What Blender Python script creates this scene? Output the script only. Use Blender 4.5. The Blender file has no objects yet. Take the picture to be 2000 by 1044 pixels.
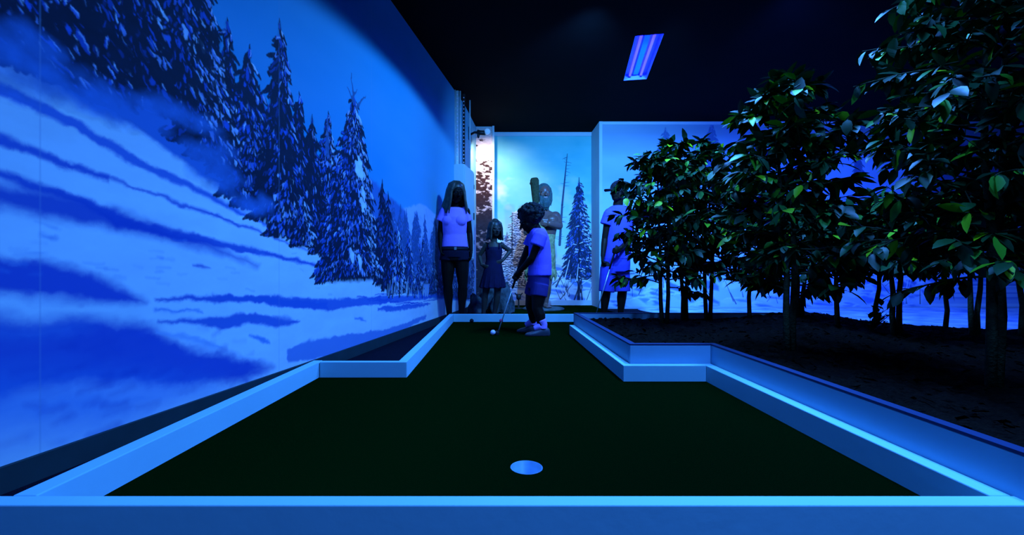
import bpy, bmesh, math, random
import numpy as np
from mathutils import Vector, Matrix, Euler

SC = bpy.context.scene
COL = SC.collection
PI = math.pi

# ------------------------------------------------------------------ measures (metres)
EYE = 0.60            # lens height above the green
FPX = 900.0           # focal length in pixels of the 2000 px wide frame
VX, VY = 965.0, 524.0 # vanishing point of the course
FLOOR = -0.06         # room floor (the green is a low platform, its top at 0)
CEIL = 3.01
def at(px, py, Y):
    """point of the place seen at pixel (px, py) at distance Y"""
    return Vector(((px - VX) * Y / FPX, Y, EYE - (py - VY) * Y / FPX))
BEND = 6.76           # where the left wall turns slightly, behind the electrical panel
LW0, LW1 = -1.709, 0.188   # plan line of the left wall
def wall_left_x(Y): return LW0 + LW1 * min(Y, BEND) + 0.118 * max(0, Y - BEND)
WANG = math.atan(LW1)

# ------------------------------------------------------------------ camera
cd = bpy.data.cameras.new('camera')
cam = bpy.data.objects.new('camera', cd); COL.objects.link(cam)
cam.location = (0, 0, EYE); cam.rotation_euler = (PI / 2, 0, 0)
cd.sensor_width = 36; cd.lens = 36 * FPX / 2000
cd.shift_x = (1000 - VX) / 2000; cd.shift_y = (VY - 522) / 2000
cd.clip_start = 0.05; cd.clip_end = 60
SC.camera = cam

# ------------------------------------------------------------------ world, exposure
w = bpy.data.worlds.new('world'); SC.world = w; w.use_nodes = True
w.node_tree.nodes['Background'].inputs[0].default_value = (0.02, 0.08, 0.4, 1)
w.node_tree.nodes['Background'].inputs[1].default_value = 0.004
SC.view_settings.view_transform = 'Standard'; SC.view_settings.look = 'None'
SC.view_settings.exposure = 0; SC.view_settings.gamma = 1
SC.view_settings.use_curve_mapping = False
SC.cycles.use_denoising = True
SC.cycles.max_bounces = 6; SC.cycles.diffuse_bounces = 3
SC.cycles.sample_clamp_indirect = 3

# ------------------------------------------------------------------ lamps
BLUE = (0.055, 0.26, 1.0)
CYAN = (0.075, 0.36, 1.0)
DEEP = (0.03, 0.12, 1.0)
def area(name, loc, size, power, color=BLUE, spread=150, rot=(0, 0, 0)):
    l = bpy.data.lights.new(name, 'AREA'); l.shape = 'RECTANGLE'
    l.size, l.size_y = size; l.energy = power; l.color = color; l.spread = math.radians(spread)
    o = bpy.data.objects.new(name, l); o.location = loc; o.rotation_euler = rot; COL.objects.link(o); return o
def spot(name, loc, target, power, color=BLUE, angle=100, blend=0.6, radius=0.04):
    l = bpy.data.lights.new(name, 'SPOT'); l.energy = power; l.color = color
    l.spot_size = math.radians(angle); l.spot_blend = blend; l.shadow_soft_size = radius
    o = bpy.data.objects.new(name, l); o.location = loc
    d = Vector(target) - Vector(loc); o.rotation_euler = d.to_track_quat('-Z', 'Y').to_euler(); COL.objects.link(o); return o
# ceiling blacklight rows, in line with the one fitting in view (these hang over and behind the camera)
area('blacklight_tubes_near', (1.50, 2.85, 2.97), (0.16, 1.2), 165, BLUE, 152, (0, 0, -0.18))
area('blacklight_tubes_over_camera', (1.12, 0.55, 2.97), (0.16, 1.2), 105, BLUE, 152, (0, 0, -0.18))
area('blacklight_tubes_behind', (0.72, -1.8, 2.97), (0.16, 1.2), 60, BLUE, 152, (0, 0, -0.18))
# added spots above the frame, no fitting seen, brightening far murals and left wall
for x, y, t, p, c, ang, bl in ((0.95, 3.95, (0.90, 8.1, 1.35), 520, CYAN, 92, 1.0), (1.75, 3.85, (2.0, 7.5, 1.15), 820, CYAN, 80, 1.0), (2.4, 3.6, (4.6, 7.5, .9), 700, DEEP, 90, 1.0), (4.2, 3.6, (5.4, 7.5, .2), 800, DEEP, 90, 1.0), (0.95, 3.95, (0.93, 3.95, 0), 250, CYAN, 157, .10)):
    spot('added_wall_wash', (x, y, CEIL - .16), t, p, c, ang, bl, 0.05)
# warm reflector bulb on the wall bracket
BULB = (-0.115, 7.02, 2.66)
spot('warm_reflector_lamp', (-0.105, 7.06, 2.60), (-0.10, 7.80, 2.10), 110, (1.0, 0.78, 0.62), 110, 0.9, 0.03)

# ------------------------------------------------------------------ object helpers
def tag(o, label=None, cat=None, group=None, kind=None):
    if label: o['label'] = label
    if cat: o['category'] = cat
    if group: o['group'] = group
    if kind: o['kind'] = kind
    return o
def empty(name, loc=(0, 0, 0), label=None, cat=None, group=None, rz=0):
    o = bpy.data.objects.new(name, None); o.location = loc; o.rotation_euler = (0, 0, rz); COL.objects.link(o)
    o.empty_display_size = 0.1
    return tag(o, label, cat, group)
def link(name, bm, mat, parent=None, smooth=False, kind=None):
    """one mesh object from a bmesh given in world coordinates (re-based on its parent when it has one)"""
    me = bpy.data.meshes.new(name); 
    bmesh.ops.recalc_face_normals(bm, faces=bm.faces)
    if parent is not None:
        m = Matrix.Identity(4); p = parent
        while p is not None:
            m = p.matrix_basis @ m; p = p.parent
        bm.transform(m.inverted())
    bm.to_mesh(me); bm.free()
    if smooth:
        for p in me.polygons: p.use_smooth = True
    o = bpy.data.objects.new(name, me); COL.objects.link(o)
    for m in (mat if isinstance(mat, (list, tuple)) else [mat]): me.materials.append(m)
    if parent is not None: o.parent = parent
    if kind: o['kind'] = kind
    return o
def base_origin(o, p):
    """move a top-level mesh's origin to p"""
    p = Vector(p); o.data.transform(Matrix.Translation(-p)); o.location = p; return o

def add_box(bm, lo, hi, bev=0.0, rot=None, about=None):
    lo, hi = Vector(lo), Vector(hi)
    r = bmesh.ops.create_cube(bm, size=1.0)
    vs = r['verts']
    for v in vs:
        v.co = Vector(((v.co.x + .5) * (hi.x - lo.x) + lo.x, (v.co.y + .5) * (hi.y - lo.y) + lo.y, (v.co.z + .5) * (hi.z - lo.z) + lo.z))
    if bev:
        es = list({e for v in vs for e in v.link_edges})
        r2 = bmesh.ops.bevel(bm, geom=es, offset=bev, segments=2, profile=0.5, affect='EDGES')
        vs = list({v for f in r2['faces'] for v in f.verts} | {v for v in vs if v.is_valid})
    if rot is not None:
        c = Vector(about) if about is not None else (lo + hi) / 2
        bmesh.ops.rotate(bm, verts=vs, cent=c, matrix=rot)
    return vs
def add_prism(bm, pts, z0, z1, bev=0.0):
    """vertical prism on a plan polygon"""
    b = [bm.verts.new((x, y, z0)) for x, y in pts]; t = [bm.verts.new((x, y, z1)) for x, y in pts]
    n = len(pts); fs = [bm.faces.new(b[::-1]), bm.faces.new(t)]
    for i in range(n): fs.append(bm.faces.new((b[i], b[(i + 1) % n], t[(i + 1) % n], t[i])))
    if bev:
        es = list({e for f in fs for e in f.edges})
        bmesh.ops.bevel(bm, geom=es, offset=bev, segments=2, profile=0.5, affect='EDGES')
def frame_of(d):
    d = d.normalized(); a = Vector((0, 0, 1)) if abs(d.z) < 0.9 else Vector((1, 0, 0))
    u = d.cross(a).normalized(); return u, d.cross(u).normalized()
def add_tube(bm, pts, rads, seg=10, caps=True):
    pts = [Vector(p) for p in pts]
    if not isinstance(rads, (list, tuple)): rads = [rads] * len(pts)
    rings = []; u = None
    for i, p in enumerate(pts):
        d = (pts[min(i + 1, len(pts) - 1)] - pts[max(i - 1, 0)])
        if d.length < 1e-9: d = Vector((0, 0, 1))
        d.normalize()
        if u is None: u, v = frame_of(d)
        else:
            u = (u - d * u.dot(d)); u = u.normalized() if u.length > 1e-6 else frame_of(d)[0]; v = d.cross(u)
        rings.append([bm.verts.new(p + (u * math.cos(2 * PI * k / seg) + v * math.sin(2 * PI * k / seg)) * rads[i]) for k in range(seg)])
    for a, b in zip(rings, rings[1:]):
        for k in range(seg): bm.faces.new((a[k], a[(k + 1) % seg], b[(k + 1) % seg], b[k]))
    if caps: bm.faces.new(rings[0][::-1]); bm.faces.new(rings[-1])
def add_sphere(bm, c, r, seg=16, rings=10, rot=None):
    rr = r if isinstance(r, (list, tuple, Vector)) else (r, r, r)
    m = Matrix.Translation(Vector(c)) @ ((rot.to_4x4()) if rot is not None else Matrix.Identity(4)) @ Matrix.Diagonal((*rr, 1))
    return bmesh.ops.create_uvsphere(bm, u_segments=seg, v_segments=rings, radius=1.0, matrix=m)['verts']
def add_capsule(bm, a, b, ra, rb, seg=12):
    a, b = Vector(a), Vector(b)
    add_sphere(bm, a, ra, seg, 8); add_sphere(bm, b, rb, seg, 8)
    if (b - a).length > 1e-5: add_tube(bm, [a, b], [ra, rb], seg)
def add_loft(bm, rings, seg=24, cap=True):
    """rings: (centre, half width across, half depth, yaw[, tilt axis...]) horizontal ellipses"""
    rs = []
    for c, rx, ry, yaw in rings:
        c = Vector(c); cs, sn = math.cos(yaw), math.sin(yaw); r = []
        for k in range(seg):
            x, y = rx * math.cos(2 * PI * k / seg), ry * math.sin(2 * PI * k / seg)
            r.append(bm.verts.new(c + Vector((x * cs - y * sn, x * sn + y * cs, 0))))
        rs.append(r)
    for a, b in zip(rs, rs[1:]):
        for k in range(seg): bm.faces.new((a[k], a[(k + 1) % seg], b[(k + 1) % seg], b[k]))
    if cap: bm.faces.new(rs[0][::-1]); bm.faces.new(rs[-1])
def add_lathe(bm, c, prof, seg=24):
    """profile of (radius, z) about a vertical axis at c"""
    c = Vector(c); rs = []
    for r, z in prof:
        rs.append([bm.verts.new(c + Vector((r * math.cos(2 * PI * k / seg), r * math.sin(2 * PI * k / seg), z))) for k in range(seg)] if r > 1e-6 else [bm.verts.new(c + Vector((0, 0, z)))])
    for a, b in zip(rs, rs[1:]):
        for k in range(seg):
            k2 = (k + 1) % seg
            if len(a) == 1 and len(b) == 1: continue
            if len(a) == 1: bm.faces.new((a[0], b[k2], b[k]))
            elif len(b) == 1: bm.faces.new((a[k], a[k2], b[0]))
            else: bm.faces.new((a[k], a[k2], b[k2], b[k]))
def fused(name, bm, mat, parent, voxel=0.008, smooth=4, sub=0):
    """the overlapping closed shapes in bm grown together into one continuous skin"""
    me = bpy.data.meshes.new(name); bmesh.ops.recalc_face_normals(bm, faces=bm.faces); bm.to_mesh(me); bm.free()
    o = bpy.data.objects.new(name, me); COL.objects.link(o)
    r = o.modifiers.new('r', 'REMESH'); r.mode = 'VOXEL'; r.voxel_size = voxel
    if smooth:
        s = o.modifiers.new('s', 'SMOOTH'); s.factor = 0.5; s.iterations = smooth
    dg = bpy.context.evaluated_depsgraph_get(); dg.update()
    me2 = bpy.data.meshes.new_from_object(o.evaluated_get(dg)); me2.name = name
    bpy.data.objects.remove(o); bpy.data.meshes.remove(me)
    if parent is not None:
        m = Matrix.Identity(4); p = parent
        while p is not None:
            m = p.matrix_basis @ m; p = p.parent
        me2.transform(m.inverted())
    for p in me2.polygons: p.use_smooth = True
    me2.materials.clear(); me2.materials.append(mat)
    o = bpy.data.objects.new(name, me2); COL.objects.link(o)
    if parent is not None: o.parent = parent
    return o

# ------------------------------------------------------------------ materials
def mat(name, color, rough=0.6, spec=0.3, noise=0.0, nscale=20.0, bump=0.0, bscale=60.0, metallic=0.0, emit=None, estr=0.0, color2=None, coord='Object'):
    m = bpy.data.materials.new(name); m.use_nodes = True
    nt = m.node_tree; N, L = nt.nodes, nt.links
    b = N['Principled BSDF']
    b.inputs['Base Color'].default_value = (*color, 1); b.inputs['Roughness'].default_value = rough
    b.inputs['Specular IOR Level'].default_value = spec; b.inputs['Metallic'].default_value = metallic
    if noise or bump: tc = N.new('ShaderNodeTexCoord')
    if noise or color2:
        if not noise: noise = 1.0; tc = N.new('ShaderNodeTexCoord')
        n = N.new('ShaderNodeTexNoise'); n.inputs['Scale'].default_value = nscale; n.inputs['Detail'].default_value = 6
        L.new(tc.outputs[coord], n.inputs['Vector'])
        r = N.new('ShaderNodeValToRGB')
        c2 = color2 if color2 else tuple(c * (1 - noise) for c in color)
        r.color_ramp.elements[0].position = 0.3; r.color_ramp.elements[0].color = (*c2, 1)
        r.color_ramp.elements[1].position = 0.7; r.color_ramp.elements[1].color = (*color, 1)
        L.new(n.outputs['Fac'], r.inputs['Fac']); L.new(r.outputs['Color'], b.inputs['Base Color'])
    if bump:
        n2 = N.new('ShaderNodeTexNoise'); n2.inputs['Scale'].default_value = bscale; n2.inputs['Detail'].default_value = 5
        L.new(tc.outputs[coord], n2.inputs['Vector'])
        bp = N.new('ShaderNodeBump'); bp.inputs['Strength'].default_value = bump; bp.inputs['Distance'].default_value = 0.02
        L.new(n2.outputs['Fac'], bp.inputs['Height']); L.new(bp.outputs['Normal'], b.inputs['Normal'])
    if emit:
        b.inputs['Emission Color'].default_value = (*emit, 1); b.inputs['Emission Strength'].default_value = estr
    return m
M = {}
M['black'] = mat('matt black paint', (0.0025, 0.0025, 0.004), 0.95, 0.05, 0.4, 3)
M['floor'] = mat('dark carpet', (0.010, 0.010, 0.022), 0.95, 0.05, 0.5, 90, 0.5, 300)
M['turf'] = mat('green putting turf', (0.0012, 0.009, 0.002), 0.95, 0.0, 0.5, 250, 0.7, 500, color2=(0.001, 0.004, 0.001))
_b = M['turf'].node_tree.nodes['Principled BSDF']   # the pile catches light at grazing angles
_b.inputs['Sheen Weight'].default_value = 0.035; _b.inputs['Sheen Roughness'].default_value = 0.3; _b.inputs['Sheen Tint'].default_value = (0.02, 0.75, 0.06, 1)
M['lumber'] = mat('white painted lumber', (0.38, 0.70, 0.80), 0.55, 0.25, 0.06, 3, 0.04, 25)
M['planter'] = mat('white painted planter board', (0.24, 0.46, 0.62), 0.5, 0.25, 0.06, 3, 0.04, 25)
M['strip'] = mat('dark navy edge strip', (0.012, 0.03, 0.10), 0.6, 0.2)
M['soil'] = mat('dark bark mulch', (0.011, 0.005, 0.003), 0.95, 0.05, 0.8, 60, 1.0, 90)
M['wall'] = mat('pale wall paint', (0.45, 0.60, 0.70), 0.8, 0.1, 0.06, 4)
M['base'] = mat('dark baseboard', (0.02, 0.045, 0.05), 0.6, 0.2, 0.2, 10)
M['snow'] = mat('white snow blanket', (0.70, 0.85, 0.95), 0.9, 0.05, 0.2, 4, 0.3, 15, color2=(0.20, 0.35, 0.75))
M['steel'] = mat('grey enamelled steel', (0.42, 0.55, 0.60), 0.45, 0.4, 0.05, 5)
M['zinc'] = mat('zinc channel', (0.50, 0.62, 0.68), 0.4, 0.5, 0.1, 30)
M['dark'] = mat('dark metal', (0.012, 0.012, 0.014), 0.5, 0.3, 0.2, 30)
M['rock'] = mat('grey rock', (0.10, 0.13, 0.15), 0.9, 0.1, 0.7, 9, 0.9, 14, color2=(0.015, 0.02, 0.025))
M['bark'] = mat('brown bark', (0.060, 0.068, 0.030), 0.8, 0.15, 0.5, 40, 0.5, 80)
M['skin'] = mat('skin', (0.011, 0.0065, 0.0045), 0.55, 0.12)
M['skin_girl'] = mat('tanned skin', (0.055, 0.042, 0.034), 0.5, 0.25)
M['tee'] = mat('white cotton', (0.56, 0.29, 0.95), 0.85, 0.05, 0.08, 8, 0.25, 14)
M['sock'] = mat('white sock', (0.66, 0.32, 0.95), 0.85, 0.05, 0.1, 60)
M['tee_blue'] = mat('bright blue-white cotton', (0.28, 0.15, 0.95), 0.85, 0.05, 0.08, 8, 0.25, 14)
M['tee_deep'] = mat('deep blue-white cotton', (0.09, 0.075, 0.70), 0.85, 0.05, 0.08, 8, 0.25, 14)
M['short_blue'] = mat('blue cotton', (0.06, 0.055, 0.48), 0.85, 0.05, 0.1, 10, 0.2, 14)
M['short_navy'] = mat('navy cotton', (0.05, 0.035, 0.20), 0.85, 0.05, 0.15, 10, 0.2, 14)
M['short_black'] = mat('black denim', (0.012, 0.010, 0.028), 0.85, 0.1, 0.2, 40)
M['dress'] = mat('dark navy dress cotton', (0.015, 0.012, 0.050), 0.8, 0.1, 0.3, 14, 0.3, 10)
M['hair'] = mat('brown hair', (0.035, 0.035, 0.030), 0.45, 0.35, 0.6, 30)
M['hair_blond'] = mat('fair hair', (0.075, 0.075, 0.055), 0.4, 0.4, 0.7, 24)
M['hair_black'] = mat('black curly hair', (0.008, 0.008, 0.010), 0.6, 0.2, 0.4, 60, 0.8, 70)
M['cap'] = mat('black cap cloth', (0.010, 0.010, 0.014), 0.8, 0.1)
M['shoe'] = mat('pale shoe', (0.6, 0.28, 0.95), 0.6, 0.2)
M['shoe_dark'] = mat('dark shoe', (0.05, 0.05, 0.07), 0.5, 0.3)
M['white'] = mat('glossy white', (0.85, 0.72, 0.95), 0.3, 0.4)
M['red'] = mat('pink ball', (0.95, 0.06, 0.22), 0.3, 0.4)
M['chrome'] = mat('steel shaft', (0.55, 0.60, 0.62), 0.3, 0.5, metallic=0.6)
M['rubber'] = mat('black rubber', (0.010, 0.010, 0.012), 0.6, 0.2)
M['statue'] = mat('painted statue skin', (0.22, 0.10, 0.08), 0.35, 0.4, 0.35, 6)
M['beard'] = mat('grey-green beard', (0.07, 0.13, 0.13), 0.7, 0.2, 0.5, 40, 0.6, 60)
M['lips'] = mat('painted lips', (0.45, 0.28, 0.28), 0.4, 0.4)
M['fur'] = mat('yellowish hide', (0.48, 0.44, 0.20), 0.9, 0.1, 0.6, 14, 0.9, 30)
M['eye_dim'] = mat('eye', (0.025, 0.025, 0.025), 0.3, 0.3)
M['eye'] = mat('eye white', (0.50, 0.50, 0.48), 0.3, 0.3)
M['cup'] = mat('white plastic cup', (0.20, 0.40, 0.62), 0.4, 0.3, 0.25, 30)
M['stone'] = mat('grey plinth', (0.10, 0.13, 0.14), 0.7, 0.2, 0.5, 12)
M['fix'] = mat('white reflector enamel', (0.30, 0.45, 0.95), 0.35, 0.3)
M['tube'] = mat('violet blacklight tube', (0.2, 0.15, 0.9), 0.3, 0.3, emit=(0.16, 0.13, 110), estr=1.0)
M['ridge'] = mat('blue-green ballast cover', (0.05, 0.95, 0.9), 0.35, 0.3)
M['bulb'] = mat('reflector bulb glass', (0.35, 0.5, 0.6), 0.1, 0.5, emit=(0.15, 0.45, 1.0), estr=0.4)

# ------------------------------------------------------------------ printed murals (painted here with numpy, then used as the print on a flat sheet)
RS = np.random.RandomState(7)
def value_noise(h, w, cell, seed):
    r = np.random.RandomState(seed); gh, gw = int(h / cell[1]) + 3, int(w / cell[0]) + 3
    g = r.rand(gh, gw).astype(np.float32)
    y = np.arange(h, dtype=np.float32) / cell[1]; x = np.arange(w, dtype=np.float32) / cell[0]
    yi, xi = y.astype(int), x.astype(int); fy, fx = y - yi, x - xi
    fy = (fy * fy * (3 - 2 * fy))[:, None]; fx = (fx * fx * (3 - 2 * fx))[None, :]
    a, b = g[yi][:, xi], g[yi][:, xi + 1]; c, d = g[yi + 1][:, xi], g[yi + 1][:, xi + 1]
    return (a * (1 - fx) + b * fx) * (1 - fy) + (c * (1 - fx) + d * fx) * fy
def fbm(h, w, cell, seed, octaves=4):
    out = np.zeros((h, w), np.float32); amp, tot = 1.0, 0.0
    for k in range(octaves):
        cx, cy = max(cell[0] / 2 ** k, 1.5), max(cell[1] / 2 ** k, 1.5)
        out += amp * value_noise(h, w, (cx, cy), seed + 31 * k); tot += amp; amp *= 0.55
    return out / tot

class Print:
    """a picture on a wall: u metres along, v metres up; row 0 is the bottom"""
    def __init__(s, u0, u1, v0, v1, ppm):
        s.u0, s.u1, s.v0, s.v1, s.ppm = u0, u1, v0, v1, ppm
        s.w, s.h = int((u1 - u0) * ppm), int((v1 - v0) * ppm)
        s.a = np.zeros((s.h, s.w, 3), np.float32)
        s.wx = s.wy = None
    def px(s, u, v): return (u - s.u0) * s.ppm, (v - s.v0) * s.ppm
    def blend(s, y0, y1, x0, x1, m, c):
        t = s.a[y0:y1, x0:x1]; c = np.asarray(c, np.float32); t += (c - t) * m[..., None]
    def poly(s, pts, c, alpha=1.0, soft=0.01, warp=0.0):
        """filled outline; soft edge in metres; warp roughens it"""
        P = np.array([s.px(u, v) for u, v in pts], np.float32); sp = max(soft * s.ppm, 0.7); pad = int(sp * 1.5 + warp * s.ppm + 3)
        x0, x1 = max(int(P[:, 0].min()) - pad, 0), min(int(P[:, 0].max()) + pad, s.w)
        y0, y1 = max(int(P[:, 1].min()) - pad, 0), min(int(P[:, 1].max()) + pad, s.h)
        if x1 <= x0 or y1 <= y0: return
        X, Y = np.meshgrid(np.arange(x0, x1, dtype=np.float32), np.arange(y0, y1, dtype=np.float32))
        if warp:
            if s.wx is None:
                s.wx = fbm(s.h, s.w, (0.30 * s.ppm, 0.06 * s.ppm), 3) - 0.5; s.wy = fbm(s.h, s.w, (0.22 * s.ppm, 0.07 * s.ppm), 11, 5) - 0.5
            X = X + s.wx[y0:y1, x0:x1] * warp * s.ppm * 4; Y = Y + s.wy[y0:y1, x0:x1] * warp * s.ppm * 2.5
        ins = np.zeros(X.shape, bool); dist = np.full(X.shape, 1e9, np.float32); n = len(P)
        for i in range(n):
            (ax, ay), (bx, by) = P[i], P[(i + 1) % n]
            if ay != by:
                cr = ((ay > Y) != (by > Y)) & (X < (bx - ax) * (Y - ay) / (by - ay) + ax); ins ^= cr
            dx, dy = bx - ax, by - ay; L = dx * dx + dy * dy + 1e-9
            t = np.clip(((X - ax) * dx + (Y - ay) * dy) / L, 0, 1)
            dist = np.minimum(dist, (X - ax - t * dx) ** 2 + (Y - ay - t * dy) ** 2)
        d = np.sqrt(dist); d = np.where(ins, d, -d)
        m = np.clip(d / sp * 0.5 + 0.5, 0, 1); m = m * m * (3 - 2 * m)
        s.blend(y0, y1, x0, x1, m * alpha, c)
    def stroke(s, pts, wid, c, alpha=1.0, soft=0.7):
        """brush line through pts with widths wid (metres), drawn segment by segment"""
        P = [s.px(u, v) for u, v in pts]; W = [x * s.ppm * 0.5 for x in wid]
        for (ax, ay), (bx, by), wa, wb in zip(P, P[1:], W, W[1:]):
            wm = max(wa, wb) + soft + 1
            x0, x1 = max(int(min(ax, bx) - wm), 0), min(int(max(ax, bx) + wm) + 2, s.w)
            y0, y1 = max(int(min(ay, by) - wm), 0), min(int(max(ay, by) + wm) + 2, s.h)
            if x1 <= x0 or y1 <= y0: continue
            X = np.arange(x0, x1, dtype=np.float32)[None, :]; Y = np.arange(y0, y1, dtype=np.float32)[:, None]
            dx, dy = bx - ax, by - ay; L = dx * dx + dy * dy + 1e-9
            t = np.clip(((X - ax) * dx + (Y - ay) * dy) / L, 0, 1)
            d = np.sqrt((X - ax - t * dx) ** 2 + (Y - ay - t * dy) ** 2)
            m = np.clip((wa + (wb - wa) * t - d) / soft * 0.5 + 0.5, 0, 1) * alpha
            s.blend(y0, y1, x0, x1, m, c)
    def image(s, name):
        img = bpy.data.images.new(name, s.w, s.h, float_buffer=True); img.colorspace_settings.name = 'Non-Color'
        px = np.ones((s.h, s.w, 4), np.float32); px[..., :3] = np.clip(s.a, 0, 1); img.pixels.foreach_set(px.ravel()); img.update(); img.pack()
        return img
def print_material(name, pr, rough=0.75):
    m = bpy.data.materials.new(name); m.use_nodes = True; N, L = m.node_tree.nodes, m.node_tree.links
    t = N.new('ShaderNodeTexImage'); t.image = pr.image(name); t.extension = 'EXTEND'; t.interpolation = 'Linear'
    b = N['Principled BSDF']; b.inputs['Roughness'].default_value = rough; b.inputs['Specular IOR Level'].default_value = 0.12
    L.new(t.outputs['Color'], b.inputs['Base Color']); return m

LIT = np.array((0.70, 0.82, 0.90)); SHADE = np.array((0.02, 0.10, 0.50)); DARK = np.array((0.004, 0.012, 0.035))
MIDS = np.array((0.10, 0.28, 0.66))
def mixc(a, b, t): return np.asarray(a) * (1 - t) + np.asarray(b) * t

def spruce(pr, cu, base, top, hw, snow=0.5, seed=0, dark=DARK, light=LIT, shade=SHADE, haze=0.0, hazec=(0.15, 0.4, 0.7), squash=1.0, sharp=0.85):
    """a snow-laden spruce: dark drooping boughs tier over tier, snow lying on each. hw = half width at the base; squash = shape of u"""
    r = random.Random(seed); H = top - base
    if H <= 0: return
    n = max(9, int(H / max(0.042, H / 32))); hz = lambda c: mixc(c, hazec, haze); th = H / n
    sil = [(cu, top)]
    for k in range(1, 9): sil.append((cu + hw * 0.80 * (k / 8) ** sharp * r.uniform(.85, 1.1), top - H * k / 8))
    for k in range(8, 0, -1): sil.append((cu - hw * 0.80 * (k / 8) ** sharp * r.uniform(.85, 1.1), top - H * k / 8))
    pr.poly(sil, hz(dark), 0.97, soft=0.025)
    pr.stroke([(cu, top - H * .12), (cu, top + H * .02)], [0.018 * squash + .008, .006], hz(dark))
    for i in range(n, 0, -1):
        t = i / n; y = top - H * t * 0.95; wd = hw * (t ** sharp) * r.uniform(.78, 1.15)
        cnt = int(2 * wd / (th * .38)) + 3; xs = [-1 + 2 * (k + r.random()) / cnt for k in range(cnt)]; r.shuffle(xs); xs.sort(key=lambda q: -abs(q) + r.uniform(-.3, .3))
        gap = r.random() < .25
        for q in xs:
            x = cu + wd * q; y0 = max(y - .75 * th * q * q * r.uniform(.6, 1.4) + r.uniform(-.45, .45) * th, base + .5 * th); out = q * th * r.uniform(.4, 1.7) + r.uniform(-.2, .2) * th
            ln = min(th * r.uniform(.7, 1.35), max(y0 - base + .15 * th, .3 * th))
            pr.stroke([(x - out * .3, y0 + .25 * th), (x + out * .5, y0 - ln * .45), (x + out, y0 - ln)], [th * .45, th * .62, th * .34], hz(dark), 0.95)
            patch = math.sin(x * 19 + y0 * 7 + seed) * .5 + math.sin(y0 * 31 - x * 11 + 2.1 * seed) * .35 + math.sin(x * 53 + y0 * 41) * .25
            if r.random() < (0.55 + snow * 0.50 + .35 * patch) * (.6 if gap else 1):
                side = max(0.0, q) ** 1.2
                lum = min(1, max(0.05, r.gauss(0.14 + 0.56 * snow + 0.40 * side * snow + .22 * patch + .16 * q, 0.16)))
                c = np.clip(mixc(mixc(dark, shade, min(1, .15 + lum * 1.5)), light, max(0, lum * 1.5 - 0.85)), 0, 1)
                f = r.uniform(.45, .95); sw = th * r.uniform(.28, .70) * (.62 + snow * .5)
                pts = [(x - out * .35, y0 + .34 * th), (x + out * .3, y0 + .10 * th - ln * .30 * f), (x + out * .8 * f, y0 + .05 * th - ln * .80 * f)]
                pr.stroke(pts, [sw * .85, sw * 1.1, sw * .6], hz(c), 0.9)
                if r.random() < .10 + .5 * lum + .25 * side:
                    k = r.uniform(.12, .32); pr.stroke([(a + sw * .25, b + sw * .2) for a, b in pts], [sw * k, sw * k * 1.2, sw * k * .6], hz(mixc(c, light, r.uniform(.35, .95))), 0.85)
                if r.random() < .3: pr.stroke([(x - out * .1, y0 - ln * .1), (x + out * .5, y0 - ln * .7)], [sw * .22, sw * .12], hz(dark), 0.8)

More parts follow.
